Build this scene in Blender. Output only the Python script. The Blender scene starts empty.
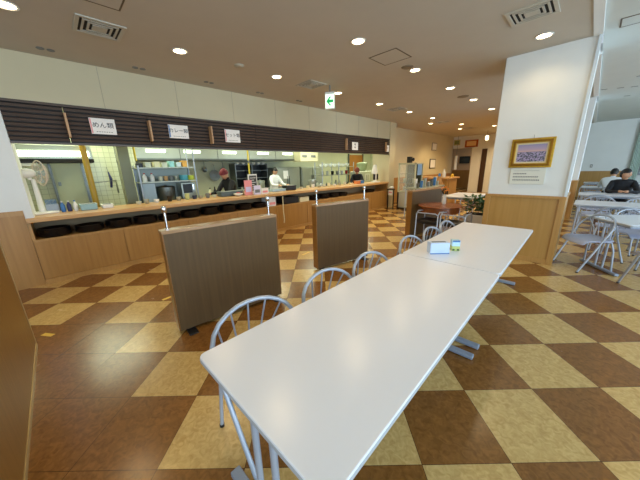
import bpy, bmesh, math, random
from mathutils import Vector, Matrix, Euler
random.seed(7)
PI = math.pi
SC = bpy.context.scene
COL = SC.collection

# ---------------------------------------------------------------- camera, world, exposure
def set_camera():
    yaw, pitch, roll = math.radians(-45.426), math.radians(15.373), math.radians(-1.524)
    f = Vector((math.sin(yaw)*math.cos(pitch), math.cos(yaw)*math.cos(pitch), -math.sin(pitch)))
    r = Vector((math.cos(yaw), -math.sin(yaw), 0))
    u = r.cross(f)
    r2 = r*math.cos(roll) + u*math.sin(roll)
    u2 = -r*math.sin(roll) + u*math.cos(roll)
    m = Matrix((( r2.x, u2.x, -f.x, 0), (r2.y, u2.y, -f.y, 0), (r2.z, u2.z, -f.z, 1.461), (0, 0, 0, 1)))
    cam = bpy.data.cameras.new('camera'); cam.lens = 261.62/640*36; cam.sensor_width = 36
    cam.clip_start = 0.02
    o = bpy.data.objects.new('camera', cam); o.matrix_world = m
    COL.objects.link(o); SC.camera = o
set_camera()
SC.view_settings.view_transform = 'Standard'; SC.view_settings.look = 'None'
SC.view_settings.gamma = 1; SC.view_settings.exposure = 0.24
SC.view_settings.use_curve_mapping = False
w = bpy.data.worlds.new('world'); SC.world = w; w.use_nodes = True
w.node_tree.nodes['Background'].inputs[0].default_value = (0.75, 0.87, 1.0, 1)
w.node_tree.nodes['Background'].inputs[1].default_value = 0.6

def lamp(name, kind, loc, energy, color, size=None, sy=None, rot=(0, 0, 0), cone=None, blend=.5, rad=.04):
    l = bpy.data.lights.new(name, kind); l.energy = energy; l.color = color
    if kind == 'AREA':
        l.shape = 'RECTANGLE'; l.size = size; l.size_y = sy
    if kind == 'SPOT':
        l.spot_size = cone; l.spot_blend = blend; l.shadow_soft_size = rad
    if kind == 'POINT': l.shadow_soft_size = rad
    o = bpy.data.objects.new(name, l); o.location = loc; o.rotation_euler = rot
    COL.objects.link(o); return o
DAY = (0.62, 0.82, 1.0)
WARM = (1.0, 0.75, 0.42)
# daylight through the window wall on the right (x = 5) and the window behind the camera
for y, e in ((-1.6, 150), (2.4, 140), (6.6, 135), (11.2, 135)):
    lamp('daylight', 'AREA', (4.85, y, 1.65), e, DAY, 3.2, 2.0, (0, PI/2, 0))
lamp('daylight_back', 'AREA', (1.6, -3.85, 1.6), 85, (0.68, 0.86, 1.0), 3.4, 2.0, (PI/2, 0, 0))
# fluorescent tubes on the kitchen ceiling
for x, y in ((-6.9, .3), (-6.5, 2.2), (-6.5, 4.3), (-6.5, 6.4), (-6.6, 8.6), (-7.0, 11)):
    lamp('kitchen_tube', 'AREA', (x, y, 2.5), 34, (0.93, 1.0, 0.74), 1.3, 1.0)

# ---------------------------------------------------------------- materials
def lin(c):
    return tuple((v/255/12.92 if v/255 <= .04045 else ((v/255+.055)/1.055)**2.4) for v in c) + (1,)
MATS = {}
def mat(name, rgb, rough=.5, metal=0, noise=0, scale=8, emit=0, coat=0, alpha=1, trans=0, bump=0, stretch=None, ior=None):
    if name in MATS: return MATS[name]
    m = bpy.data.materials.new(name); m.use_nodes = True; nt = m.node_tree
    b = nt.nodes['Principled BSDF']; c = lin(rgb)
    b.inputs['Base Color'].default_value = c
    b.inputs['Roughness'].default_value = rough; b.inputs['Metallic'].default_value = metal
    b.inputs['Coat Weight'].default_value = coat; b.inputs['Coat Roughness'].default_value = .08
    b.inputs['Transmission Weight'].default_value = trans
    if ior: b.inputs['IOR'].default_value = ior
    b.inputs['Alpha'].default_value = alpha
    if emit:
        b.inputs['Emission Color'].default_value = c; b.inputs['Emission Strength'].default_value = emit
    if noise or bump:
        tc = nt.nodes.new('ShaderNodeTexCoord'); mp = nt.nodes.new('ShaderNodeMapping')
        nt.links.new(tc.outputs['Object'], mp.inputs[0])
        if stretch: mp.inputs['Scale'].default_value = stretch
        n = nt.nodes.new('ShaderNodeTexNoise'); n.inputs['Scale'].default_value = scale; n.inputs['Detail'].default_value = 5
        nt.links.new(mp.outputs[0], n.inputs['Vector'])
        if noise:
            r = nt.nodes.new('ShaderNodeValToRGB')
            r.color_ramp.elements[0].position = .3; r.color_ramp.elements[1].position = .7
            r.color_ramp.elements[0].color = tuple(v*(1-noise) for v in c[:3])+(1,)
            r.color_ramp.elements[1].color = tuple(min(1, v*(1+noise)) for v in c[:3])+(1,)
            nt.links.new(n.outputs['Fac'], r.inputs[0]); nt.links.new(r.outputs[0], b.inputs['Base Color'])
        if bump:
            bp = nt.nodes.new('ShaderNodeBump'); bp.inputs['Strength'].default_value = bump; bp.inputs['Distance'].default_value = .01
            nt.links.new(n.outputs['Fac'], bp.inputs['Height']); nt.links.new(bp.outputs[0], b.inputs['Normal'])
    MATS[name] = m; return m

def floor_material():
    m = bpy.data.materials.new('checker_linoleum'); m.use_nodes = True; nt = m.node_tree; N = nt.nodes; L = nt.links
    b = N['Principled BSDF']
    tc = N.new('ShaderNodeTexCoord'); sep = N.new('ShaderNodeSeparateXYZ'); L.new(tc.outputs['Object'], sep.inputs[0])
    def ma(op, a, bb=None):
        n = N.new('ShaderNodeMath'); n.operation = op
        for k, v in enumerate((a, bb)):
            if v is None: continue
            if isinstance(v, (int, float)): n.inputs[k].default_value = v
            else: L.new(v, n.inputs[k])
        return n.outputs[0]
    S = .45; ox, oy = -2.578, -1.199; s2 = math.sqrt(2)
    x = ma('SUBTRACT', sep.outputs[0], ox); y = ma('SUBTRACT', sep.outputs[1], oy)
    i = ma('DIVIDE', ma('ADD', x, y), S*s2); j = ma('DIVIDE', ma('SUBTRACT', y, x), S*s2)
    fi = ma('FLOOR', i); fj = ma('FLOOR', j)
    par = ma('MODULO', ma('ADD', ma('ADD', fi, fj), 200), 2)           # 0 even
    even = ma('LESS_THAN', par, .5)
    aisle = ma('MULTIPLY', ma('LESS_THAN', ma('ADD', fi, fj), 2.5), ma('GREATER_THAN', ma('SUBTRACT', fi, fj), -2.5))
    cream = ma('MULTIPLY', even, ma('SUBTRACT', 1, aisle))
    def noise(scale, det=6, dist=0.0):
        n = N.new('ShaderNodeTexNoise'); n.inputs['Scale'].default_value = scale; n.inputs['Detail'].default_value = det
        n.inputs['Distortion'].default_value = dist; L.new(tc.outputs['Object'], n.inputs['Vector']); return n.outputs['Fac']
    def ramp(f, a, c, p0=.3, p1=.7):
        r = N.new('ShaderNodeValToRGB'); r.color_ramp.elements[0].position = p0; r.color_ramp.elements[1].position = p1
        r.color_ramp.elements[0].color = lin(a); r.color_ramp.elements[1].color = lin(c); L.new(f, r.inputs[0]); return r.outputs[0]
    nz = noise(26, 8, 1.2)
    cr = ramp(nz, CREAM0, CREAM1); br = ramp(nz, BROWN0, BROWN1)
    mx = N.new('ShaderNodeMix'); mx.data_type = 'RGBA'; L.new(cream, mx.inputs[0]); L.new(br, mx.inputs[6]); L.new(cr, mx.inputs[7])
    # dark seams
    def seam(v):
        fr = ma('FRACT', v); return ma('LESS_THAN', ma('ABSOLUTE', ma('SUBTRACT', fr, .5)), .4965)
    s = ma('MULTIPLY', seam(i), seam(j))
    mx2 = N.new('ShaderNodeMix'); mx2.data_type = 'RGBA'; L.new(s, mx2.inputs[0]); mx2.inputs[6].default_value = lin((70, 45, 20)); L.new(mx.outputs[2], mx2.inputs[7])
    L.new(mx2.outputs[2], b.inputs['Base Color'])
    rr = N.new('ShaderNodeMapRange'); rr.inputs[3].default_value = .16; rr.inputs[4].default_value = .32
    L.new(noise(3, 4), rr.inputs[0]); L.new(rr.outputs[0], b.inputs['Roughness'])
    bp = N.new('ShaderNodeBump'); bp.inputs['Strength'].default_value = .06; bp.inputs['Distance'].default_value = .01
    L.new(noise(9, 3), bp.inputs['Height']); L.new(bp.outputs[0], b.inputs['Normal'])
    return m
CREAM0, CREAM1 = (184, 150, 88), (214, 182, 120)
BROWN0, BROWN1 = (114, 74, 32), (146, 100, 48)
FLOOR = floor_material()

def wood(name, rgb, rgb2, rough=.35, along='Z', scale=3):
    if name in MATS: return MATS[name]
    st = {'X': (.6, 14, 14), 'Y': (14, .6, 14), 'Z': (14, 14, .6)}[along]
    m = bpy.data.materials.new(name); m.use_nodes = True; nt = m.node_tree; b = nt.nodes['Principled BSDF']
    tc = nt.nodes.new('ShaderNodeTexCoord'); mp = nt.nodes.new('ShaderNodeMapping'); mp.inputs['Scale'].default_value = st
    n = nt.nodes.new('ShaderNodeTexNoise'); n.inputs['Scale'].default_value = scale; n.inputs['Detail'].default_value = 6
    r = nt.nodes.new('ShaderNodeValToRGB'); r.color_ramp.elements[0].position = .3; r.color_ramp.elements[1].position = .7
    r.color_ramp.elements[0].color = lin(rgb); r.color_ramp.elements[1].color = lin(rgb2)
    nt.links.new(tc.outputs['Object'], mp.inputs[0]); nt.links.new(mp.outputs[0], n.inputs['Vector'])
    nt.links.new(n.outputs['Fac'], r.inputs[0]); nt.links.new(r.outputs[0], b.inputs['Base Color'])
    b.inputs['Roughness'].default_value = rough
    MATS[name] = m; return m
def tile_material(name, rgb, grout, size=.1):
    m = bpy.data.materials.new(name); m.use_nodes = True; nt = m.node_tree; b = nt.nodes['Principled BSDF']
    tc = nt.nodes.new('ShaderNodeTexCoord'); sp = nt.nodes.new('ShaderNodeSeparateXYZ'); cb = nt.nodes.new('ShaderNodeCombineXYZ')
    nt.links.new(tc.outputs['Object'], sp.inputs[0])
    ad = nt.nodes.new('ShaderNodeMath'); ad.operation = 'ADD'; nt.links.new(sp.outputs[0], ad.inputs[0]); nt.links.new(sp.outputs[1], ad.inputs[1])
    nt.links.new(ad.outputs[0], cb.inputs[0]); nt.links.new(sp.outputs[2], cb.inputs[1])
    k = nt.nodes.new('ShaderNodeTexBrick'); k.offset = 0; k.inputs['Scale'].default_value = 1
    k.inputs['Brick Width'].default_value = size; k.inputs['Row Height'].default_value = size; k.inputs['Mortar Size'].default_value = .004
    k.inputs['Color1'].default_value = lin(rgb); k.inputs['Color2'].default_value = lin(tuple(v-5 for v in rgb)); k.inputs['Mortar'].default_value = lin(grout)
    nt.links.new(cb.outputs[0], k.inputs['Vector']); nt.links.new(k.outputs['Color'], b.inputs['Base Color']); b.inputs['Roughness'].default_value = .25
    MATS[name] = m; return m

WALL = mat('painted_wall', (206, 195, 162), .7, noise=.02, scale=3)
WALLW = mat('white_wall', (228, 230, 228), .65, noise=.02, scale=3)
CEIL = mat('ceiling_paint', (192, 185, 172), .8, noise=.02, scale=4)
CEILR = mat('ceiling_paint_right', (204, 210, 206), .8, noise=.02, scale=4)
WOODP = wood('oak_panel', (160, 114, 54), (176, 130, 66), .4, 'Z', 2)
WOODT = wood('oak_trim', (172, 128, 68), (186, 142, 80), .38, 'Z', 3)
WOODTOP = wood('oak_worktop', (190, 140, 82), (216, 170, 112), .3, 'Y', 3)
WOODEDGE = wood('oak_edge', (130, 86, 36), (146, 100, 46), .3, 'Y', 3)
WOODD = wood('wainscot_wood', (170, 128, 64), (182, 140, 76), .4, 'Z', 2)
LAMG = wood('taupe_laminate', (86, 62, 28), (98, 73, 37), .55, 'Z', 2.5)
LOUV = mat('louver_brown', (74, 58, 48), .5, noise=.08, scale=5)
LOUVD = mat('louver_gap', (24, 18, 14), .6)
TABLET = mat('white_laminate', (232, 236, 246), .3, coat=.14, noise=.008, scale=2)  # white laminate with the blue cast of daylight mixed into its base colour
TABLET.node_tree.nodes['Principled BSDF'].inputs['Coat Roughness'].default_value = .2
EDGEG = mat('grey_edge', (176, 180, 186), .4)
SILV = mat('silver_tube', (172, 180, 194), .35, metal=.35)
SILVB = mat('silver_bar', (150, 162, 182), .4, metal=.3)
SEAT = mat('lavender_seat', (178, 186, 214), .4)
CHROME = mat('chrome', (220, 222, 226), .12, metal=1)
STEEL = mat('stainless', (176, 182, 172), .32, metal=.55, noise=.05, scale=3)
STEELD = mat('stainless_dark', (110, 114, 110), .35, metal=.8)
BLACK = mat('black_plastic', (20, 20, 22), .4)
BLACKG = mat('black_lacquer', (16, 15, 18), .22)
DARKB = mat('dark_recess', (26, 24, 22), .8)
WHITE = mat('white_plastic', (232, 232, 226), .4)
OFFW = mat('offwhite_plastic', (206, 208, 188), .45)
CREAMP = mat('cream_plastic', (222, 214, 176), .5)
PAPER = mat('paper', (238, 236, 232), .7)
INK = mat('ink', (38, 36, 40), .7)
GREYP = mat('grey_plastic', (120, 124, 122), .5)
GREEN = mat('leaf_green', (58, 96, 52), .5, noise=.3, scale=20)
GREENB = mat('leaf_bluegreen', (86, 150, 122), .45, noise=.25, scale=20)
GOLD = mat('gold_frame', (206, 164, 62), .3, metal=.75, noise=.15, scale=30)
TILEK = tile_material('kitchen_tile', (202, 206, 176), (160, 164, 138), .1)
KWALL = mat('kitchen_wall', (196, 200, 172), .5, noise=.04, scale=3)
KWHITE = mat('kitchen_white', (226, 228, 200), .5)
PINK = mat('pink_paper', (232, 150, 152), .6)
REDP = mat('red_plastic', (176, 28, 44), .4)
BLUEP = mat('blue_plastic', (60, 116, 178), .4)
YEL = mat('yellow_tape', (222, 184, 62), .5)
YPIPE = mat('ochre_pipe', (188, 150, 48), .4)
ORANGE = mat('orange_petal', (226, 130, 40), .5)
GLASS = mat('clear_glass', (236, 244, 240), .04, alpha=.16)
LEDW = mat('lamp_glow', (255, 226, 176), .5, emit=14)
FLUO = mat('tube_glow', (240, 255, 224), .5, emit=3.2)
SKIN = mat('skin', (196, 148, 116), .55)
HAIR = mat('black_hair', (22, 20, 20), .5)

# ---------------------------------------------------------------- mesh helpers
class MB:
    def __init__(s): s.bm = bmesh.new()
    def box(s, x0, x1, y0, y1, z0, z1, rot=None, piv=None):
        r = bmesh.ops.create_cube(s.bm, size=1)['verts']
        c = Vector(((x0+x1)/2, (y0+y1)/2, (z0+z1)/2))
        for v in r: v.co = Vector((v.co.x*(x1-x0), v.co.y*(y1-y0), v.co.z*(z1-z0))) + c
        if rot is not None:
            p = Vector(piv) if piv is not None else c; R = Euler(rot).to_matrix()
            for v in r: v.co = R @ (v.co-p) + p
        return s
    def tube(s, pts, r, n=8, closed=False, cap=True):
        pts = [Vector(p) for p in pts]; m = len(pts); rings = []; up = None
        rs = r if isinstance(r, (list, tuple)) else [r]*m
        for k in range(m):
            if closed: t = pts[(k+1) % m]-pts[k-1]
            else: t = pts[min(k+1, m-1)]-pts[max(k-1, 0)]
            t.normalize()
            if up is None:
                a = Vector((0, 0, 1)) if abs(t.z) < .9 else Vector((1, 0, 0)); up = (a-t*a.dot(t)).normalized()
            else: up = (up-t*up.dot(t)).normalized()
            side = t.cross(up)
            rings.append([s.bm.verts.new(pts[k]+(up*math.cos(2*PI*q/n)+side*math.sin(2*PI*q/n))*rs[k]) for q in range(n)])
        for k in range(m if closed else m-1):
            A, B = rings[k], rings[(k+1) % m]
            for q in range(n): s.bm.faces.new((A[q], A[(q+1) % n], B[(q+1) % n], B[q]))
        if cap and not closed:
            s.bm.faces.new(rings[0][::-1]); s.bm.faces.new(rings[-1])
        return s
    def lathe(s, prof, c=(0, 0, 0), n=16, sx=1, sy=1, M=None):
        rings = []
        for r, z in prof:
            ring = []
            for q in range(n):
                p = Vector((r*sx*math.cos(2*PI*q/n), r*sy*math.sin(2*PI*q/n), z))
                if M is not None: p = M @ p
                ring.append(s.bm.verts.new(p+Vector(c)))
            rings.append(ring)
        for A, B in zip(rings, rings[1:]):
            for q in range(n): s.bm.faces.new((A[q], A[(q+1) % n], B[(q+1) % n], B[q]))
        if prof[0][0] > 0: s.bm.faces.new(rings[0][::-1])
        if prof[-1][0] > 0: s.bm.faces.new(rings[-1])
        return s
    def poly(s, pts, th, axis):   # extruded polygon
        a = [s.bm.verts.new(Vector(p)) for p in pts]; b_ = [s.bm.verts.new(Vector(p)+Vector(axis)*th) for p in pts]
        s.bm.faces.new(a[::-1]); s.bm.faces.new(b_); n = len(pts)
        for k in range(n): s.bm.faces.new((a[k], a[(k+1) % n], b_[(k+1) % n], b_[k]))
        return s
    def ball(s, c, r, sc=(1, 1, 1), sub=2):
        v = bmesh.ops.create_icosphere(s.bm, subdivisions=sub, radius=r)['verts']
        for q in v: q.co = Vector((q.co.x*sc[0], q.co.y*sc[1], q.co.z*sc[2]))+Vector(c)
        return s
    def build(s, name, m, parent=None, smooth=False, bevel=0, loc=None, rz=0):
        bmesh.ops.recalc_face_normals(s.bm, faces=s.bm.faces)
        me = bpy.data.meshes.new(name); s.bm.to_mesh(me); s.bm.free()
        if isinstance(m, (list, tuple)):
            for q in m: me.materials.append(q)
        else: me.materials.append(m)
        if smooth:
            for p in me.polygons: p.use_smooth = True
        o = bpy.data.objects.new(name, me); COL.objects.link(o)
        if parent: o.parent = parent
        if loc: o.location = loc
        if rz: o.rotation_euler.z = rz
        if bevel:
            bv = o.modifiers.new('bevel', 'BEVEL'); bv.width = bevel; bv.segments = 2; bv.limit_method = 'ANGLE'
        if smooth and hasattr(me, 'set_sharp_from_angle'): me.set_sharp_from_angle(angle=math.radians(50))
        return o
def tag(o, label=None, cat=None, group=None, kind=None):
    for k, v in (('label', label), ('category', cat), ('group', group), ('kind', kind)):
        if v: o[k] = v
    return o
def empty(name, loc, rz=0, label=None, cat=None, group=None):
    o = bpy.data.objects.new(name, None); COL.objects.link(o); o.location = loc; o.rotation_euler.z = rz
    o.empty_display_size = .1; return tag(o, label, cat, group)
def kids(o): return [c for c in bpy.data.objects if c.parent == o]
def dup(o, loc, rz=0, label=None, group=None, parent=None):
    c = o.copy(); COL.objects.link(c)
    if parent: c.parent = parent
    else:
        c.location = loc; c.rotation_euler.z = rz
    if label: c['label'] = label
    if group: c['group'] = group
    for k in kids(o): dup(k, None, parent=c)
    return c
def struct(name, mb, m, **k):
    o = mb.build(name, m, **k); o['kind'] = 'structure'; return o
def text_mesh(txt, size, m, parent, loc, rot, name='lettering', ext=.001):
    cu = bpy.data.curves.new(name, 'FONT'); cu.body = txt; cu.size = size; cu.extrude = ext; cu.align_x = 'CENTER'; cu.align_y = 'CENTER'
    t = bpy.data.objects.new(name, cu); COL.objects.link(t)
    dg = bpy.context.evaluated_depsgraph_get(); me = bpy.data.meshes.new_from_object(t.evaluated_get(dg))
    bpy.data.objects.remove(t); me.materials.clear(); me.materials.append(m)
    o = bpy.data.objects.new(name, me); COL.objects.link(o); o.parent = parent; o.location = loc; o.rotation_euler = rot
    return o

# ---------------------------------------------------------------- structure
H = 2.9
WX = -5.09                                        # plane of the serving wall
struct('floor', MB().box(-9.2, 5.2, -4.2, 21, -.1, 0), FLOOR)
struct('ceiling', MB().box(WX-.02, -.25, -4.2, 17, H, H+.1).box(-5.8, WX-.02, 8.9, 17, H, H+.1), CEIL)
struct('ceiling', MB().box(-.17, 5.2, -4.2, 17, H+.02, H+.12), CEILR)
struct('trim_1', MB().box(-.25, -.17, -4.2, 4.93, H-.01, H+.12), WALLW)
struct('trim_2', MB().box(-.25, -.17, 5.75, 9.3, H-.01, H+.12).box(-.25, -.17, 10.2, 16, H-.01, H+.12), WALLW)
# wall above the serving hatch, with fine panel joints
wl = MB().box(WX-.12, WX, -.27, 8.55, 2.36, H)
struct('wall_left', wl, WALL)
for k, y in enumerate((.75, 1.75, 2.75, 3.75, 4.75, 5.75, 6.75, 7.75)):
    struct('trim_%d' % (k+3), MB().box(WX, WX+.003, y-.003, y+.003, 2.362, H), mat('joint', (170, 160, 140), .8))
struct('wall_left_pier', MB().box(-5.75, WX, -4.2, -.35, 1.03, H).box(-5.75, WX, -.35, -.27, .92, H), WALLW)
struct('trim_11', MB().box(-5.75, WX+.012, -4.2, -.352, 0, 1.03), WOODP)
struct('trim_12', MB().box(WX+.012, WX+.02, -4.2, -.352, .97, 1.03), WOODT)
struct('wall_left_pillar', MB().box(-5.75, WX+.03, 8.5, 8.88, 0, H), WALL)
struct('wall_left_far', MB().box(-5.75, -5.6, 8.88, 16, 0, H), WALL)
struct('trim_13', MB().box(-5.6, -5.585, 8.9, 16, 0, 1.0), WOODP)
# kitchen shell
struct('wall_kitchen_back', MB().box(-8.75, -8.6, 1.45, 12.6, 0, 2.65), KWALL)
struct('wall_kitchen_tile', MB().box(-7.65, -7.5, -1.6, 1.45, 0, 2.65), TILEK)
struct('wall_kitchen_return', MB().box(-8.6, -7.65, 1.35, 1.45, 0, 2.65), KWHITE)
struct('wall_kitchen_left', MB().box(-7.5, -5.75, -1.3, -1.15, 0, 2.65), KWALL)
struct('wall_kitchen_right', MB().box(-8.6, -5.75, 12.5, 12.6, 0, 2.65), KWALL)
struct('ceiling_kitchen', MB().box(-8.7, WX-.12, -1.3, 8.5, 2.55, 2.65).box(-8.7, -5.75, 8.5, 12.6, 2.55, 2.65), KWHITE)
# far wall of the left hall, with an opening
struct('wall_far', MB().box(-5.6, -4.62, 16, 16.15, 2.3, H).box(-4.62, -1.4, 16, 16.15, 0, H), WALLW)
struct('wall_beyond_opening', MB().box(-6.6, -3.2, 18.6, 18.75, 0, H), mat('beige_wall', (214, 184, 150), .7))
struct('wall_beyond_side', MB().box(-6.6, -6.45, 16.15, 18.6, 0, H), mat('beige_wall2', (190, 170, 140), .7))
struct('ceiling_beyond', MB().box(-6.6, -3.0, 16.15, 18.75, 2.85, 2.95), CEIL)
struct('trim_14', MB().box(-6.4, -3.2, 18.57, 18.6, 0, 1.1), WOODP)
struct('wall_hall_right', MB().box(-1.5, -1.35, 10.2, 16, 0, H), WALL)
d = MB().box(-4.13, -3.9, 15.95, 16.0, 0, 2.2)
struct('door_1', d, mat('dark_door', (66, 44, 28), .4))
# right room shell
struct('wall_right_far', MB().box(-1.35, 5.2, 15.6, 15.75, 0, 3.05), WALLW)
struct('trim_15', MB().box(-1.35, 1.02, 15.56, 15.6, 0, 1.06), WOODD)
struct('wall_right', MB().box(5.0, 5.15, -4.2, 15.6, 0, .6).box(5.0, 5.15, -4.2, 15.6, 2.7, 3.05).box(5.0, 5.15, 4.15, 4.7, .6, 2.7).box(5.0, 5.15, 8.55, 9.2, .6, 2.7).box(5.0, 5.15, .2, .6, .6, 2.7).box(5.0, 5.15, -4.2, -3.4, .6, 2.7).box(5, 5.15, 13.2, 15.6, .6, 2.7), WALLW)
for k, (a, b_) in enumerate(((-3.4, .2), (.6, 4.15), (4.7, 8.55), (9.2, 13.2))):
    wn = struct('window_%d' % (k+1), MB().box(5.02, 5.1, a, b_, .6, .65).box(5.02, 5.1, a, b_, 2.65, 2.7).box(5.02, 5.1, a, a+.05, .65, 2.65).box(5.02, 5.1, b_-.05, b_, .65, 2.65).box(5.02, 5.1, (a+b_)/2-.025, (a+b_)/2+.025, .65, 2.65), WHITE)
    MB().box(5.055, 5.06, a+.05, b_-.05, .65, 2.65).build('pane', GLASS, wn)
struct('wall_back', MB().box(-5.75, 5.15, -4.2, -4.05, 0, 3.05), WALL)

# front pillar with wood wainscot
def pillar(name, x0, x1, y0, y1, dx):
    struct(name, MB().box(x0, x1, y0, y1, .99, H+.02), WALLW, bevel=.006)
    p = struct('trim_%d' % dx, MB().box(x0-.01, x1+.01, y0-.012, y1+.012, 0, .96), WOODD)
    struct('trim_%d' % (dx+1), MB().box(x0-.02, x1+.02, y0-.03, y1+.03, .955, .995), WOODT, bevel=.004)
    struct('trim_%d' % (dx+2), MB().box(x1-.055, x1+.018, y0-.03, y0-.012, 0, .955).box(x0-.018, x0+.055, y0-.03, y0-.012, 0, .955).box(x0+.055, x1-.055, y0-.026, y0-.012, 0, .07), WOODT, bevel=.003)
pillar('wall_front_pillar', -1.12, -.19, 4.93, 5.75, 16)
pillar('wall_second_pillar', -1.35, -.2, 9.4, 10.2, 20)
struct('trim_24', MB().box(-.2, -.17, 4.90, 4.93, .995, H), mat('corner_guard', (220, 230, 236), .25, coat=.4))

# curtains by the far corner of the right room
for k, (x, wd) in enumerate(((1.12, .24), (1.62, .3))):
    m = MB(); pts = []
    n = 26
    for q in range(n+1): pts.append((x-wd/2+wd*q/n, 15.5+.025*math.sin(q*1.5), 0))
    fr = [m.bm.verts.new((p[0], p[1], .3)) for p in pts]; tp = [m.bm.verts.new((p[0], p[1], 2.8)) for p in pts]
    fb = [m.bm.verts.new((p[0], p[1]+.012, .3)) for p in pts]; tb = [m.bm.verts.new((p[0], p[1]+.012, 2.8)) for p in pts]
    for q in range(n):
        m.bm.faces.new((fr[q], fr[q+1], tp[q+1], tp[q])); m.bm.faces.new((fb[q+1], fb[q], tb[q], tb[q+1]))
    o = m.build('curtain', mat('pale_curtain', (206, 222, 214), .8), smooth=True)
    tag(o, ('pale green curtain hanging beside the corner of the far right wall', 'pale green curtain at the far right edge of the right-hand room')[k], 'curtain', 'curtains in the far room')
struct('window_5', MB().box(1.26, 1.45, 15.55, 15.6, .9, 2.75), mat('window_frame_far', (150, 156, 158), .5))

# ---------------------------------------------------------------- ceiling fittings
def downlight(x, y, label, lit=True, e=26, z=H):
    t = empty('downlight', (x, y, z), 0, label, 'ceiling light', 'recessed downlights')
    MB().lathe([(.072, -.001), (.088, -.001), (.09, -.006), (.086, -.01), (.072, -.008), (.068, -.001)], n=24).build('trim_ring', WHITE if lit else GREYP, t, smooth=True)
    if lit:
        MB().lathe([(.0001, -.004), (.068, -.004), (.068, -.002), (.0001, -.002)], n=20).build('lamp_disc', LEDW, t)
        l = lamp('downlight_lamp', 'SPOT', (0, 0, -.03), e*(1.6 if y > 5.5 else .75), WARM, rot=(0, 0, 0), cone=math.radians(150), blend=.6, rad=.06); l.parent = t
    else:
        MB().lathe([(.0001, -.004), (.068, -.004), (.068, -.002), (.0001, -.002)], n=20).build('lamp_disc', STEELD, t)
    return t
ordn = ['leftmost', 'second from the left', 'third from the left', 'fourth from the left', 'fifth from the left', 'sixth from the left', 'farthest']
for k, y in enumerate((.02, 1.44, 2.9, 4.4, 5.9, 7.4, 8.95)):
    downlight(-3.84, y, 'lit round recessed ceiling downlight in the row nearest the serving counter, %s' % ordn[k])
for k, (y, s) in enumerate(((2.9, 'largest of its row, left of the ceiling hatch'), (4.36, 'just right of the ceiling hatch'), (5.85, 'before the round ceiling speaker'), (7.3, 'past the round ceiling speaker'), (8.9, 'farthest of the middle row'))):
    downlight(-2.21, y, 'lit downlight in the middle ceiling row, %s' % s)
for x, y, e_ in ((-4.2, 12.6, 75), (-3.0, 14.6, 80), (-4.6, 17.6, 60), (-2.4, 11.0, 40)):
    downlight(x, y, 'lit round downlight in the distant hall %s' % {-4.2: 'near the white wall notices', -3.0: 'just before the far wall', -4.6: 'beyond the far opening', -2.4: 'right of the reception counter'}[x], e=e_)
downlight(-.66, 4.45, 'lit recessed downlight throwing a warm glow onto the white pillar', e=12)
downlight(-4.35, 10.0, 'small lit downlight above the glass showcase area, near the white wall', e=14)
downlight(-3.7, 11.2, 'small lit downlight in the distant part of the hall', e=14)
for x, y in ((-2.2, 1.4), (-.66, 1.6), (-2.2, -.4), (-3.0, 12.8)):       # ones above and behind the camera that light the room
    downlight(x, y, 'lit recessed downlight %s' % {(-2.2, 1.4): 'above the nearest divider, outside the photo top', (-.66, 1.6): 'above the near white table', (-2.2, -.4): 'above the aisle by the low wooden partition', (-3.0, 12.8): 'deep in the hall before the far wall'}[(x, y)])
for k, y in enumerate((.26, 1.2, 2.2, 3.2, 4.2)):
    t = empty('adjustable_spotlight', (-4.8, y, H), 0, 'small unlit twin ceiling spot close to the serving wall, %s' % ordn[k], 'ceiling light', 'unlit twin spots along the serving wall')
    for dy in (-.045, .045):
        MB().lathe([(.02, 0), (.036, 0), (.038, -.006), (.034, -.01), (.02, -.006)], c=(0, dy, 0), n=16).build('spot_ring', GREYP, t)
        MB().lathe([(.0001, -.003), (.026, -.003), (.026, -.001), (.0001, -.001)], c=(0, dy, 0), n=14).build('lens', BLACK, t)
tag(MB().lathe([(.0001, -.02), (.05, -.02), (.07, -.01), (.075, 0), (.0001, 0)], n=20).build('smoke_detector', mat('detector', (180, 176, 160), .5), loc=(-3.8, 2.22, H), smooth=True), 'small round smoke detector between two lit downlights left of the exit sign', 'smoke detector')
t = tag(MB().lathe([(.0001, -.012), (.1, -.012), (.115, -.006), (.12, 0), (.0001, 0)], n=28).build('ceiling_speaker', mat('speaker_grille', (132, 120, 100), .6), loc=(-2.27, 6.78, H)), 'round grey-brown ceiling speaker grille in the middle of the hall', 'speaker')
tag(MB().lathe([(.0001, -.012), (.07, -.012), (.085, -.006), (.09, 0), (.0001, 0)], n=28).build('ceiling_speaker', MATS['speaker_grille'], loc=(-2.23, 4.15, H)), 'small dark round grille next to the ceiling hatch', 'speaker')
def vent(x, y, sx, sy, label, m=None):
    m = m or mat('vent_metal', (190, 186, 172), .5)
    t = empty('ceiling_vent', (x, y, H), 0, label, 'air vent', 'square ceiling air vents')
    def ring(a, b_, w_, z0, z1):
        return MB().box(-a, a, -b_, -b_+w_, z0, z1).box(-a, a, b_-w_, b_, z0, z1).box(-a, -a+w_, -b_+w_, b_-w_, z0, z1).box(a-w_, a, -b_+w_, b_-w_, z0, z1)
    ring(sx, sy, .035, -.012, 0).build('frame', m, t, bevel=.003)
    MB().box(-sx+.03, sx-.03, -sy+.03, sy-.03, -.003, -.0005).build('throat', DARKB, t)
    ring(sx*.72, sy*.72, .018, -.012, -.004).build('louver_ring', m, t)
    ring(sx*.5, sy*.5, .018, -.012, -.004).build('louver_ring', m, t)
    MB().box(-sx*.3, sx*.3, -sy*.3, sy*.3, -.012, -.004).build('centre_plate', m, t)
vent(-3.81, .66, .2, .2, 'square ceiling air vent above the left end of the serving counter')
vent(-.68, 3.72, .2, .18, 'square ceiling air vent just in front of the white pillar')
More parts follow.
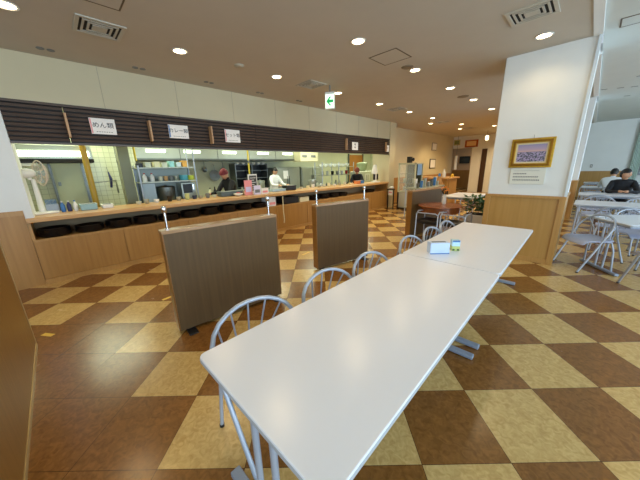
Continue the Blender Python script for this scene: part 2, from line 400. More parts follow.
vent(-3.79, 3.62, .2, .2, 'square ceiling air vent beside the green exit sign')
vent(-3.88, 6.75, .22, .2, 'dark square ceiling vent in the counter row, beyond the exit sign')
vent(-3.94, 10.06, .22, .2, 'distant ceiling vent near the white wall with two small frames')
vent(-3.9, 12.6, .22, .2, 'farthest ceiling vent before the far wall')
def hatch(x, y, sx, sy, label, z=H):
    m = mat('hatch_line', (96, 84, 66), .6)
    o = MB().box(-sx, sx, -sy, -sy+.014, -.004, 0).box(-sx, sx, sy-.014, sy, -.004, 0).box(-sx, -sx+.014, -sy+.014, sy-.014, -.004, 0).box(sx-.014, sx, -sy+.014, sy-.014, -.004, 0).build('ceiling_hatch', m, loc=(x, y, z))
    MB().box(-sx+.014, sx-.014, -sy+.014, sy-.014, -.003, 0).build('hatch_panel', CEIL if z == H else CEILR, o)
    tag(o, label, 'ceiling hatch')
hatch(-2.21, 3.62, .21, .21, 'square access hatch outlined on the ceiling in mid hall')
hatch(-3.1, .55, .21, .21, 'square access hatch at the top left edge of the ceiling')
hatch(.3, 4.8, .35, .14, 'long narrow access hatch on the grey ceiling of the right-hand room', H+.02)
for k, (x, y) in enumerate(((-.1, 8.7), (.14, 8.8), (.34, 8.9), (.34, 7.9), (.3, 10.0), (.5, 7.0))):
    MBo = MB().box(-.05, .05, -.012, .012, -.006, 0).build('ceiling_slot', GREYP, loc=(x, y, H+.02), rz=.2)
    tag(MBo, 'small dark slot fitting on the right-hand room ceiling, one of a scattered few', 'ceiling fitting', 'small slots on the right-hand room ceiling')
# exit sign
t = empty('exit_sign', (-3.6, 3.9, H), math.radians(32), 'green and white hanging emergency exit sign with an arrow', 'exit sign')
MB().box(-.012, .012, -.01, .01, -.12, 0).build('hanger', GREYP, t)
MB().box(-.09, .09, -.022, .022, -.40, -.11).build('housing', WHITE, t, bevel=.004)
for sgn in (-1, 1):
    MB().box(-.08, .08, *sorted((sgn*.0225, sgn*.025)), -.38, -.15).build('lit_face', mat('exit_lit', (226, 255, 226), .5, emit=1.1), t)
    gm = mat('exit_green', (24, 160, 84), .5, emit=.7)
    m = MB()
    y_ = sgn*.0252
    m.poly([(-.065, y_, -.265), (-.005, y_, -.19), (.03, y_, -.19), (-.01, y_, -.24), (.065, y_, -.24), (.065, y_, -.29), (-.01, y_, -.29), (.03, y_, -.34), (-.005, y_, -.34)], .002, (0, sgn, 0))
    m.build('arrow', gm, t)

# ---------------------------------------------------------------- serving counter
L0, L1 = -.35, 8.5
for k in range(9):
    a = L0 + k*(L1-L0)/9; b_ = L0 + (k+1)*(L1-L0)/9
    t = empty('counter_cabinet', (WX, a, 0), 0, 'oak counter unit with tray slot, %s' % (['at the left end by the white wall', 'second from the left end', 'third from the left end', 'fourth from the left end', 'middle unit of nine', 'seen left of the second divider', 'seen behind the second divider', 'second from the right end', 'at the right end by the pillar'][k]), 'cabinet', 'oak counter base units')
    w_ = b_-a
    MB().box(-.56, 0, .0, w_, .02, .6).build('carcass', WOODP, t)
    MB().box(.0, .012, .004, w_-.004, .07, .6).build('front_panel', WOODP, t, bevel=.002)
    MB().box(.0, .018, 0, w_, 0, .068).build('kick_board', WOODT, t)
    MB().box(-.56, .02, 0, w_, .6, .632).build('slot_shelf', WOODT, t, bevel=.002)
    MB().box(-.56, -.5, 0, w_, .632, .865).build('slot_back', mat('slot_back', (150, 128, 96), .6), t)
    if k == 0: MB().box(-.5, .012, 0, .03, .632, .865).build('slot_side', WOODT, t)
    if k == 8: MB().box(-.5, .012, w_-.03, w_, .632, .865).build('slot_side', WOODT, t)
o = MB().box(-5.72, -5.03, L0, 8.5, .866, .925).build('worktop', WOODTOP, bevel=.006)
tag(o, 'long continuous oak worktop running the length of the serving counter', 'worktop')
# header louvre bays
bays = [-.27, .29, 1.255, 2.22, 3.2, 4.17, 5.13, 6.1, 7.08, 8.06, 8.5]
bl = {1: 'carrying the noodle sign', 2: 'carrying the second sign from the left', 3: 'carrying the third sign from the left', 7: 'carrying a small square sign near the right end', 9: 'narrow, at the pillar'}
for k in range(10):
    a, b_ = bays[k], bays[k+1]; w_ = b_-a
    lab = 'dark louvred header bay, ' + (bl.get(k) or {0: 'narrow one at the left wall'}.get(k) or 'without any sign, %s' % {4: 'just right of the third sign', 5: 'second right of the third sign', 6: 'left of the small square sign', 8: 'just right of the small square sign'}[k])
    t = empty('louvered_header', (WX, a, 1.88), 0, lab, 'shutter', 'louvred header bays')
    MB().box(-.07, -.02, .003, w_-.003, 0, .48).build('back_board', LOUVD, t)
    m = MB(); nz = 8
    for q in range(nz):
        z = .02+q*.055; m.box(-.022, .012, .004, w_-.004, z, z+.034, rot=(0, .35, 0))
    m.build('slats', LOUV, t)
    MB().box(-.03, .02, 0, w_, .45, .48).build('top_rail', LOUV, t)
    MB().box(-.07, .02, 0, w_, -.025, 0.0).build('bottom_rail', mat('rail_brown', (78, 64, 54), .35), t)
# projecting pale blades
for k, y in enumerate((.29, 1.25, 2.22, 6.1, 8.2)):
    o = MB().box(.0, .11 if k < 3 else .07, -.012, .012, 0, .3).build('blade_sign', wood('pale_wood', (178, 140, 104), (196, 160, 122), .5), loc=(WX+.025, y, 1.94), bevel=.002)
    tag(o, 'pale wooden blade projecting from the dark header, %s' % ['leftmost of them', 'between the first and second menu signs', 'between the second and third menu signs', 'left of the small square sign', 'last one by the pillar'][k], 'sign', 'pale blades on the header')
def menu_sign(y0, y1, z0, z1, txt, label, size=.1, blue=False):
    t = empty('menu_sign', (WX+.03, (y0+y1)/2, (z0+z1)/2), 0, label, 'sign', 'white menu signs on the header')
    w_, h_ = (y1-y0)/2, (z1-z0)/2
    MB().box(0, .008, -w_, w_, -h_, h_).build('board', PAPER, t, bevel=.001)
    if txt: text_mesh(txt, size, INK, t, (.0095, 0, .012), (PI/2, 0, PI/2))
    if txt:
        m = MB()
        for q in range(7): m.box(.008, .0095, -w_*.6+q*w_*.19, -w_*.6+q*w_*.19+.018, -h_*.74, -h_*.66)
        m.build('small_print', GREYP, t)
        MB().box(.008, .009, -w_*.97, -w_*.86, -h_*.9, h_*.9).build('side_mark', BLUEP if blue else PINK, t)
    return t
menu_sign(.53, .82, 2.01, 2.22, 'めん類', 'white sign reading men-rui in black Japanese letters, leftmost menu sign', .082)
menu_sign(1.53, 1.84, 2.01, 2.22, 'カレー類', 'white menu sign in black Japanese letters with blue edge, second from the left', .076, True)
menu_sign(2.51, 2.82, 1.99, 2.22, 'セット類', 'white menu sign in black Japanese letters, third from the left', .076)
t = menu_sign(6.4, 6.68, 1.95, 2.17, '', 'small square white sign with two dark characters near the right end of the header')
m = MB()
for zz in (-.05, .03):
    m.box(.008, .0095, -.03, .03, zz, zz+.01).box(.008, .0095, -.03, .03, zz+.025, zz+.035).box(.008, .0095, -.006, .006, zz-.015, zz+.045).box(.008, .0095, -.03, -.02, zz, zz+.03)
m.build('characters', INK, t)
t = menu_sign(8.22, 8.44, 1.94, 2.15, '', 'small white sign at the pillar end of the header')
MB().box(.008, .0095, -.05, .05, -.01, .0).box(.008, .0095, -.05, .05, .03, .04).build('characters', INK, t)

# black trays in the slot
def tray_stack(y, label, r=.17, n=6, x=-5.24, sx=1.0):
    t = empty('tray_stack', (x, y, .633), 0, label, 'trays', 'black serving trays in the counter slot')
    for q in range(n):
        z = q*.018
        MB().lathe([(r*.86, z), (r, z+.016), (r*1.01, z+.03), (r*.97, z+.03), (r*.84, z+.006)], n=28, sy=sx).build('tray', BLACKG, t, smooth=True)
for k, (y, n) in enumerate(((-.12, 6), (.26, 5), (.62, 6), (.99, 6), (1.36, 5), (1.73, 6), (2.1, 7), (2.48, 7), (2.86, 6), (3.24, 5))):
    tray_stack(y, 'stack of black lacquer trays in the counter slot, %s' % (['leftmost', 'second from the left', 'third from the left', 'fourth from the left', 'fifth from the left', 'sixth from the left', 'seventh from the left', 'eighth from the left', 'ninth from the left', 'tenth from the left'][k]), n=n)
for k, (y0, y1, zt, mt, lb, ct, nm) in enumerate((
        (3.86, 4.32, .79, BLACK, 'black flat box in the slot left of the second divider', 'box', 'storage_box'),
        (4.36, 4.68, .74, CREAMP, 'cream coloured box in the slot beside the black box', 'box', 'storage_box'),
        (3.42, 3.62, .84, PAPER, 'white and pink notice card leaning in the slot by the first divider', 'card', 'notice_card'))):
    t = MB().box(-.3, .0, 0, y1-y0, 0, zt-.633).build(nm, mt, loc=(-5.12, y0, .633), bevel=.005)
    tag(t, lb, ct)
    if nm == 'storage_box': MB().box(-.305, .004, -.003, y1-y0+.003, zt-.65, zt-.633+.01).build('lid', mt, t, bevel=.003)
    else: MB().box(.0, .002, .02, .18, .03, .09).build('print', PINK, t)
for k, (y, n) in enumerate(((4.95, 5), (5.35, 6), (5.75, 6), (6.15, 5))):
    tray_stack(y, 'stack of black trays in the slot seen above the second divider, %s' % ['left end', 'middle left', 'middle right', 'right end'][k], n=n)
tray_stack(7.6, 'low stack of dark trays in the slot near the pillar', n=4)
o = MB().tube([(0, 0, .86), (.0, 0, .5), (0.004, .01, .3), (.0, 0, .22)], .012, 8).build('extension_cord', CREAMP, loc=(-4.98, 3.72, 0))
MB().box(-.05, .012, -.02, .02, .855, .87).build('hook', CHROME, o)
tag(o, 'cream cord hanging down the counter front beside the first divider', 'cord')

# ---------------------------------------------------------------- dividers
def divider(A, B, zt, label, posts, t_=.115):
    A, B = Vector(A), Vector(B); L = (B-A).length; ang = math.atan2(B.y-A.y, B.x-A.x)
    t = empty('divider_panel', (A.x, A.y, 0), ang, label, 'room divider', 'low taupe dividers in the hall')
    z0 = .03
    MB().box(.012, L-.012, .0, t_, z0, zt-.03).build('panel_core', LAMG, t)
    MB().box(0, .012, .001, t_, z0, zt-.03).build('edge_strip', WOODEDGE, t, bevel=.002)
    MB().box(L-.012, L, .001, t_, z0, zt-.03).build('edge_strip', WOODEDGE, t, bevel=.002)
    MB().box(-.002, L+.002, -.002, t_+.002, zt-.03, zt).build('top_cap', wood('cap_wood', (158, 120, 84), (178, 140, 102), .18, 'X'), t, bevel=.004)
    for x in (.10, L-.10):
        MB().box(x-.04, x+.04, -.09, t_+.09, 0, .012).build('foot', BLACK, t, bevel=.003)
        MB().box(x-.02, x+.02, .02, t_-.02, .012, z0).build('foot_block', BLACK, t)
    for x in posts:
        p = MB().tube([(x, .06, zt), (x, .06, zt+.17)], .011, 12).build('post', CHROME, t, smooth=True)
        MB().lathe([(.022, zt), (.022, zt+.008), (.012, zt+.014)], c=(x, .06, 0), n=16).build('flange', CHROME, p, smooth=True)
        MB().lathe([(.013, zt+.145), (.019, zt+.15), (.02, zt+.19), (.014, zt+.2), (.0001, zt+.2)], c=(x, .06, 0), n=16).build('clamp', CHROME, p, smooth=True)
    return t
# local +y of the divider points to the counter side
divider((-2.44, .55), (-2.355, 1.66), .985, 'low taupe laminate divider nearest the camera, first of three', (.06, 1.05))
divider((-2.59, 2.49), (-2.39, 3.46), .975, 'second taupe divider, in the middle of the three', (.05, .94))
divider((-2.45, 5.04), (-2.30, 6.2), .975, 'farthest taupe divider with cups and tumblers behind it', ())
# foreground wooden partition
t = empty('low_partition', (-3.24, -.4, 0), 0, 'low oak partition cut off by the left edge of the photo', 'partition')
MB().box(.02, 2.1, -.1, 0, .0, .97).build('panel_core', wood('partition_wood', (126, 88, 38), (142, 102, 48), .4), t)
MB().box(0, .02, -.104, .004, 0, .97).build('edge_strip', mat('trim_metal', (196, 170, 120), .35, metal=.4), t)
MB().box(-.005, 2.105, -.108, .008, .97, 1.0).build('top_cap', WOODTOP, t, bevel=.004)
MB().box(.02, 2.1, .0, .006, 0, .03).build('skirting', MATS['trim_metal'], t)

# yellow tape marks on the floor
for k, (x, y, rz, l_) in enumerate(((-3.34, .70, math.radians(100), .14), (-3.38, -.33, math.radians(35), .12), (-3.34, 2.93, math.radians(100), .2))):
    o = MB().box(-l_/2, l_/2, -.02, .02, 0, .0012).build('floor_tape', YEL, loc=(x, y, .0002), rz=rz)
    tag(o, 'yellow tape strip on the floor %s' % ['left of the nearest divider', 'at the corner of the low oak partition', 'left of the second divider'][k], 'tape', 'yellow floor tape marks')

# ---------------------------------------------------------------- long white tables
def make_table(x0, y0, L, W, label, rz=0, zt=.7, name='dining_table', group='white laminate dining tables'):
    t = empty(name, (x0, y0, 0), rz, label, 'table', group)
    # rounded slab
    def slab(z0, z1, ins, r=.03):
        m = MB(); pts = []
        for cx, cy, a0 in ((W-r-ins, r+ins, -PI/2), (W-r-ins, L-r-ins, 0), (r+ins, L-r-ins, PI/2), (r+ins, r+ins, PI)):
            for q in range(6):
                a = a0+q*PI/10; pts.append((cx+r*math.cos(a), cy+r*math.sin(a), z0))
        return m.poly(pts, z1-z0, (0, 0, 1))
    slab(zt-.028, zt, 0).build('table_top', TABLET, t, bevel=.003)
    slab(zt-.0265, zt-.008, -.0015).build('edge_band', EDGEG, t, bevel=.003)
    MB().box(.12, W-.12, .1, L-.1, zt-.07, zt-.029).build('under_frame', SILVB, t)
    for y in (.06, L-.09):
        lg = MB().box(.06, W-.07, y-.025, y+.025, .006, .036).build('foot_bar', SILVB, t, bevel=.006)
        for x in (.1, W-.11): MB().lathe([(.016, 0), (.016, .007)], c=(x, y, 0), n=12).build('glide', BLACK, lg)
        for x in (W/2-.06, W/2+.06):
            MB().tube([(x, y, .03), (x, y, zt-.06)], .014, 10).build('leg', SILV, t, smooth=True)
    return t
TX = -1.083
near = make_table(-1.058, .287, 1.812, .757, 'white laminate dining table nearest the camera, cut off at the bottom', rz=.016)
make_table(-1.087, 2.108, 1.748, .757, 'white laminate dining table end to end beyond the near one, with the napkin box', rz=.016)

# ---------------------------------------------------------------- spindle chairs
def make_chair(name='spindle_chair'):
    t = empty(name, (0, 0, 0))
    # hoop: front feet -> back -> arch (local +y is the way the sitter faces)
    pts = []
    for s in (-1,):
        pts += [Vector((s*.235, .21, .012)), Vector((s*.25, .08, .3)), Vector((s*.258, .02, .45))]
    for q in range(13):
        a = PI - PI*q/12; sn = max(0, math.sin(a))
        pts.append(Vector((.262*math.cos(a), -.03-.115*sn**.8, .56+.187*sn**.85)))
    pts += [Vector((.258, .02, .45)), Vector((.25, .08, .3)), Vector((.235, .21, .012))]
    MB().tube(pts, .0125, 10).build('hoop_frame', SILV, t, smooth=True)
    for s in (-1, 1):
        MB().tube([(s*.225, -.19, .012), (s*.205, -.17, .3), (s*.19, -.14, .41), (s*.17, -.08, .425)], .011, 8).build('leg', SILV, t, smooth=True)
        MB().lathe([(.014, 0), (.014, .016)], c=(s*.225, -.19, 0), n=10).build('rubber_tip', BLACK, t)
        MB().lathe([(.015, 0), (.015, .016)], c=(s*.235, .21, 0), n=10).build('rubber_tip', BLACK, t)
    for k in range(5):
        u = (k-2)/2
        a = PI/2 - u*.88
        top = Vector((.262*math.cos(a), -.03-.115*math.sin(a)**.8, .56+.187*math.sin(a)**.85))
        MB().tube([(u*.14, -.17, .425), (u*.165, -.165, .55), top], .0055, 6).build('spindle', SILV, t, smooth=True)
    # seat: shaped pad with waterfall front
    m = MB(); n = 12; g = []
    for j in range(n+1):
        row = []
        v = -1+2*j/n
        for i in range(n+1):
            u = -1+2*i/n
            wd = .215*(1-.12*max(0, -v)**2)*(1-.06*abs(v)**4)
            x = u*wd; y = v*.2*(1-.10*abs(u)**4)+.01
            z = .438-.012*(1-u*u)*(1-v*v)-(.045*max(0, v-.6)**2/.16)
            row.append((x, y, z))
        g.append(row)
    top = [[m.bm.verts.new(p) for p in r] for r in g]; bot = [[m.bm.verts.new((p[0], p[1], p[2]-.016)) for p in r] for r in g]
    for j in range(n):
        for i in range(n):
            m.bm.faces.new((top[j][i], top[j][i+1], top[j+1][i+1], top[j+1][i])); m.bm.faces.new((bot[j][i], bot[j+1][i], bot[j+1][i+1], bot[j][i+1]))
    for i in range(n):
        m.bm.faces.new((top[0][i+1], top[0][i], bot[0][i], bot[0][i+1])); m.bm.faces.new((top[n][i], top[n][i+1], bot[n][i+1], bot[n][i]))
        m.bm.faces.new((top[i][0], top[i+1][0], bot[i+1][0], bot[i][0])); m.bm.faces.new((top[i+1][n], top[i][n], bot[i][n], bot[i+1][n]))
    m.build('seat', SEAT, t, smooth=True)
    MB().tube([(-.245, .05, .4), (-.12, .05, .405), (.12, .05, .405), (.245, .05, .4)], .009, 8).build('seat_rail', SILV, t, smooth=True)
    return t
proto = make_chair(); used = [False]
def chair(x, y, rz, label, group):
    if not used[0]:
        used[0] = True; o = proto; o.location = (x, y, 0); o.rotation_euler.z = rz; o['label'] = label; o['group'] = group; o['category'] = 'chair'; return o
    return dup(proto, (x, y, 0), rz, label, group)
G1 = 'silver spindle chairs along the white tables'
cl = ['nearest the camera at the near white table', 'second from the camera at the near white table', 'third from the camera, by the seam of the two tables', 'fourth from the camera, just past the table seam', 'fifth from the camera, at the far white table', 'farthest of the six along the white tables']
for k, y in enumerate((.64, 1.24, 1.77, 2.5, 3.04, 3.52)):
    chair(-1.1, y, -PI/2, 'silver tube spindle-back chair, '+cl[k], G1)

# right-hand room furniture
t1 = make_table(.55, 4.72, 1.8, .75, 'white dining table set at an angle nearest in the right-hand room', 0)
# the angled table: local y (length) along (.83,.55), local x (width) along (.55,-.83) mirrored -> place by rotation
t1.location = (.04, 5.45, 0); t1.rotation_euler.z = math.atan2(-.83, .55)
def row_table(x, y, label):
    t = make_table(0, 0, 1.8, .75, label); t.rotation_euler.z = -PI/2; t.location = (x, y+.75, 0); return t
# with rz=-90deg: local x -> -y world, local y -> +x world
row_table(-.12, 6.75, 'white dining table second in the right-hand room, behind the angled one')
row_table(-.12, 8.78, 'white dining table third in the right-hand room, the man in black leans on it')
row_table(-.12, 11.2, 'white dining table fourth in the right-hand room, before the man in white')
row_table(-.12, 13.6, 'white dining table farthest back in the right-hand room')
G2 = 'silver spindle chairs in the right-hand room'
chair(.13, 5.10, math.atan2(-.59, -.81)-PI/2, 'loose silver spindle chair with lavender seat beside the pillar', G2)
rc = [(.42, 6.35, 0, 'facing the second row table, behind the angled table'), (.62, 5.95, PI+.6, 'white-lit back just behind the angled table'),
      (.95, 5.35, PI+.6, 'under the far side of the angled table, at the right photo edge'),
      (.78, 4.62, .55, 'under the near edge of the angled table at the right photo edge'),
      (.22, 7.72, PI, 'on the far side of the second row table, left one'), (.82, 7.75, PI, 'on the far side of the second row table, right one'),
      (.2, 8.4, 0, 'on the near side of the third row table, left one'), (.9, 8.42, 0, 'on the near side of the third row table, right one'),
      (.58, 9.86, PI, 'occupied by the man in black at the third row table'), (.45, 10.92, 0, 'occupied by the man in white at the fourth row table'),
      (.1, 12.2, PI, 'far side of the fourth row table, left'),
      (.15, 13.25, 0, 'near side of the last table, left'), (.75, 13.25, 0, 'near side of the last table, right'), (1.0, 12.2, PI, 'far side of the fourth row table, right')]
for x, y, rz, s in rc: chair(x, y, rz, 'silver spindle chair %s' % s, G2)

# napkin box and toothpick box
t = empty('napkin_box', (-.85, 2.32, .7), math.radians(45), 'pale blue-white napkin box standing on the far white table', 'napkin box')
MB().box(-.085, .085, -.04, .04, 0, .1).build('case', mat('pale_blue_box', (196, 216, 246), .35), t, bevel=.005)
MB().box(-.06, .06, -.012, .012, .1, .103).build('opening', GREYP, t)
MB().box(-.085, .085, -.042, -.04, 0, .008).build('base_line', BLUEP, t)
t = empty('toothpick_box', (-.765, 2.49, .7), math.radians(35), 'small box with blue top and yellow-green base beside the napkin box', 'box')
MB().box(-.035, .035, -.03, .03, 0, .045).build('base', mat('yellow_green', (188, 200, 120), .5), t, bevel=.003)
MB().box(-.034, .034, -.029, .029, .045, .1).build('body', mat('light_cyan', (190, 224, 240), .4), t, bevel=.003)
MB().box(-.03, .03, -.033, -.029, .085, .1).build('lid', BLUEP, t)
MB().box(-.028, -.01, -.032, -.03, .005, .02).box(.01, .028, -.032, -.03, .005, .02).build('print', mat('dark_green_ink', (60, 80, 50), .6), t)

# painting and notice on the pillar
YP = 4.93
t = empty('framed_painting', (-.645, YP, 1.59), 0, 'landscape painting in a thick gold frame on the white pillar', 'painting')
ox, oz = .245, .2
for (a, b_, d0, d1, mt) in ((0, .025, -.03, -.002, GOLD), (.025, .05, -.042, -.002, mat('gold_dark', (150, 104, 30), .35, metal=.7)), (.05, .062, -.034, -.002, GOLD)):
    MB().box(-ox+a, ox-a, d0, d1, oz-b_, oz-a).box(-ox+a, ox-a, d0, d1, -oz+a, -oz+b_).box(-ox+a, -ox+b_, d0, d1, -oz+b_, oz-b_).box(ox-b_, ox-a, d0, d1, -oz+b_, oz-b_).build('frame', mt, t, bevel=.003)
a = .062
MB().box(-ox+a, ox-a, -.02, -.012, -oz+a, oz-a).build('mat_board', mat('mat_board', (226, 210, 168), .7), t)
def paint_mat():
    m = bpy.data.materials.new('landscape'); m.use_nodes = True; nt = m.node_tree; b = nt.nodes['Principled BSDF']; b.inputs['Roughness'].default_value = .4
    tc = nt.nodes.new('ShaderNodeTexCoord'); sp = nt.nodes.new('ShaderNodeSeparateXYZ'); nt.links.new(tc.outputs['Object'], sp.inputs[0])
    r = nt.nodes.new('ShaderNodeValToRGB'); mr = nt.nodes.new('ShaderNodeMapRange'); mr.inputs[1].default_value = -.115; mr.inputs[2].default_value = .115
    nt.links.new(sp.outputs[2], mr.inputs[0]); nt.links.new(mr.outputs[0], r.inputs[0])
    e = r.color_ramp.elements; e[0].position = 0; e[0].color = lin((96, 92, 116)); e[1].position = 1; e[1].color = lin((150, 142, 176))
    for p, c in ((.5, (112, 104, 130)), (.56, (120, 118, 150)), (.6, (206, 168, 160)), (.72, (178, 156, 178))):
        q = e.new(p); q.color = lin(c)
    n = nt.nodes.new('ShaderNodeTexNoise'); n.inputs['Scale'].default_value = 60; nt.links.new(tc.outputs['Object'], n.inputs['Vector'])
    lt = nt.nodes.new('ShaderNodeMath'); lt.operation = 'LESS_THAN'; lt.inputs[1].default_value = .012; nt.links.new(sp.outputs[2], lt.inputs[0])
    g = nt.nodes.new('ShaderNodeValToRGB'); g.color_ramp.elements[0].position = .42; g.color_ramp.elements[1].position = .6
    g.color_ramp.elements[0].color = lin((76, 78, 86)); g.color_ramp.elements[1].color = lin((176, 160, 196)); nt.links.new(n.outputs['Fac'], g.inputs[0])
    mx = nt.nodes.new('ShaderNodeMix'); mx.data_type = 'RGBA'; nt.links.new(lt.outputs[0], mx.inputs[0]); nt.links.new(r.outputs[0], mx.inputs[6]); nt.links.new(g.outputs[0], mx.inputs[7])
    nt.links.new(mx.outputs[2], b.inputs['Base Color']); return m
MB().box(-ox+a+.02, ox-a-.02, -.0215, -.0195, -oz+a+.02, oz-a-.02).build('canvas', paint_mat(), t)
MB().tube([(0, -.008, oz-.02), (0, -.008, oz+.045)], .002, 6).build('hanging_wire', GREYP, t)
t = empty('notice_card', (-.65, YP, 1.27), 0, 'white notice sheet with lines of small print under the painting', 'notice')
MB().box(-.205, .205, -.02, -.002, -.115, .115).build('sheet', mat('notice_paper', (222, 222, 210), .6), t, bevel=.002)
m = MB(); random.seed(3)
for row, (z, x1, h_) in enumerate(((.075, .1, .003), (.035, -.02, .011), (-.01, .13, .012), (-.055, .15, .012))):
    x = -.165
    while x < x1:
        w_ = .014 if row else .3
        m.box(x, x+w_, -.0212, -.02, z-h_/2, z+h_/2)
        if row: m.box(x+.003, x+.006, -.0212, -.02, z-h_, z+h_)
        x += w_+.006
m.build('print', mat('grey_ink', (108, 108, 112), .7), t)

# ---------------------------------------------------------------- small generic props
def lathe_thing(name, prof, m, loc, label, cat, group=None, cap=None, n=14, sx=1):
    o = MB().lathe(prof, n=n, sx=sx).build(name, m, loc=loc, smooth=True); tag(o, label, cat, group)
    if cap: MB().lathe(cap[0], n=n).build('cap', cap[1], o, smooth=True)
    return o
def bottle(loc, h, r, m, capm, label, group=None, name='bottle'):
    return lathe_thing(name, [(r*.9, 0), (r, .01), (r, h*.62), (r*.45, h*.8), (r*.38, h*.9)], m, loc, label, 'bottle', group, ([(r*.42, h*.88), (r*.42, h), (.0001, h)], capm))
def cup(loc, h, r, m, label, group=None, name='cup'):
    return lathe_thing(name, [(r*.7, 0), (r*.8, .005), (r, h), (r*.93, h), (r*.7, .012), (.0001, .012)], m, loc, label, 'cup', group)
def bowl(loc, h, r, m, label, group=None):
    return lathe_thing('bowl', [(r*.4, 0), (r*.45, .01), (r*.85, h*.55), (r, h), (r*.95, h), (r*.4, h*.2), (.0001, h*.18)], m, loc, label, 'bowl', group)
def pot(loc, h, r, m, label, lid=True):
    o = lathe_thing('stock_pot', [(r*.96, 0), (r, .01), (r, h), (r*1.04, h), (r*1.04, h+.012), (r*.96, h+.012), (r*.95, .02), (.0001, .02)], m, loc, label, 'pot', n=24)
    for s in (-1, 1): MB().tube([(s*r, -.04, h*.75), (s*(r+.04), -.03, h*.78), (s*(r+.04), .03, h*.78), (s*r, .04, h*.75)], .007, 6).build('handle', m, o)
    if lid: MB().lathe([(r*1.02, h+.012), (r*.9, h+.03), (.0001, h+.045)], n=24).lathe([(.02, h+.04), (.025, h+.065), (.0001, h+.07)], n=12).build('lid', m, o, smooth=True)
    return o
CT = .925
# pedestal fan on the counter
t = empty('desk_fan', (-5.5, -.19, CT), math.radians(22), 'white electric fan standing at the left end of the serving counter', 'fan')
MB().box(-.13, .13, -.14, .14, 0, .03).build('base', WHITE, t, bevel=.012)
MB().tube([(0, 0, .03), (0, 0, .34), (0, 0, .49)], [.035, .028, .022], 14).build('column', WHITE, t, smooth=True)
mh = MB().lathe([(.0001, -.11), (.04, -.105), (.062, -.06), (.065, 0), (.05, .05), (.03, .07), (.0001, .075)], n=20, M=Euler((-PI/2, 0, 0)).to_matrix(), c=(0, -.03, .57)).build('motor_housing', WHITE, t, smooth=True)
MB().tube([(0, -.03, .48), (0, -.03, .54)], .02, 10).build('neck', WHITE, t)
cg = MB(); rr = .17; cz = .57; cy = .09
for dy, r_ in ((-.035, rr*.75), (0, rr), (.035, rr*.75), (.045, rr*.4)):
    cg.tube([(r_*math.cos(2*PI*q/36), cy+dy, cz+r_*math.sin(2*PI*q/36)) for q in range(36)], .004 if r_ < rr else .007, 6, closed=True)
for q in range(20):
    a = 2*PI*q/20; c, s = math.cos(a), math.sin(a)
    cg.tube([(.03*c, cy+.05, cz+.03*s), (rr*.75*c, cy+.036, cz+rr*.75*s), (rr*c, cy, cz+rr*s), (rr*.75*c, cy-.036, cz+rr*.75*s), (.04*c, cy-.045, cz+.04*s)], .0018, 4)
cg.build('cage', mat('fan_cage', (214, 196, 178), .5), t)
bl_ = MB()
for q in range(4):
    a = q*PI/2; c, s = math.cos(a), math.sin(a)
    bl_.poly([(.02*c, cy, cz+.02*s), (.13*c-.05*s, cy+.012, cz+.13*s+.05*c), (.145*c+.01*s, cy, cz+.145*s-.01*c), (.12*c+.05*s, cy-.012, cz+.12*s-.05*c)], .003, (0, 1, 0))
bl_.lathe([(.025, -.02), (.025, .02), (.0001, .025)], n=12, M=Euler((-PI/2, 0, 0)).to_matrix(), c=(0, cy, cz)); bl_.build('blades', mat('fan_blade', (190, 206, 210), .3, alpha=.6), t)
# things just behind/right of the fan on the counter
for k, (y, m_, c_) in enumerate(((.03, BLUEP, WHITE), (.1, mat('dark_blue', (44, 50, 96), .4), WHITE), (.17, WHITE, BLUEP))):
    bottle((-5.5, y, CT), .16, .028, m_, c_, 'small %s bottle on the counter right of the fan' % ['blue', 'dark blue', 'white'][k], 'bottles right of the fan')
t = empty('utensil_bin', (-5.6, -.08, CT), 0, 'clear bin of blue-handled cutlery on the counter behind the fan', 'cutlery bin')
MB().box(-.06, .06, -.07, .07, 0, .12).build('bin', mat('clear_bin', (190, 200, 214), .2, alpha=.6), t, bevel=.004)
m = MB()
for q in range(9): m.tube([(-.04+.01*q, -.05+.012*q, .02), (-.05+.012*q, -.06+.014*q, .19)], .004, 5)
m.build('cutlery', BLUEP, t)
def crate(y0, y1, h, m_, label, x0=-5.62, x1=-5.4, nm='plastic_tub', z=CT):
    t = MB().box(x0, x1, y0, y1, z, z+h).build(nm, m_, bevel=.01); tag(t, label, 'tub')
    MB().box(x0-.006, x1+.006, y0-.006, y1+.006, z+h-.015, z+h).build('rim', m_, t, bevel=.004)
    MB().box(x0+.015, x1-.015, y0+.015, y1-.015, z+h, z+h+.004).build('contents', GREYP, t)
    return t
crate(.22, .42, .09, mat('aqua_tub', (150, 186, 190), .4), 'pale aqua tub on the counter left of the ochre pipe')
crate(.48, .62, .06, WHITE, 'small white tub on the counter in front of the ochre pipe')
# ---------------------------------------------------------------- kitchen
# left hood with lit tube
t = empty('range_hood', (-7.12, -.6, 1.68), 0, 'small stainless hood with a bright tube at the left end of the kitchen', 'range hood')
MB().box(-.28, .28, 0, 1.24, .06, .3).build('canopy', STEEL, t, bevel=.004)
MB().box(-.28, .29, 0, 1.25, 0, .06).build('gutter', DARKB, t)
MB().box(.285, .30, .05, 1.2, .1, .2).build('lit_tube', FLUO, t)
t = empty('wall_cabinet', (-6.9, -.7, 1.62), 0, 'small dark-edged box fixed under the left hood', 'box')
MB().box(-.1, .1, .35, .55, 0, .05).build('body', WHITE, t, bevel=.004)
MB().box(-.1, .11, .35, .55, .05, .08).build('dark_band', BLACK, t)
t = empty('kitchen_door', (-7.48, .03, 0), 0, 'pale kitchen service door with steel edge between hood and ochre pipe', 'door')
MB().box(-.01, .02, 0, .44, 0, 2.0).build('leaf', mat('door_leaf', (196, 202, 170), .5), t)
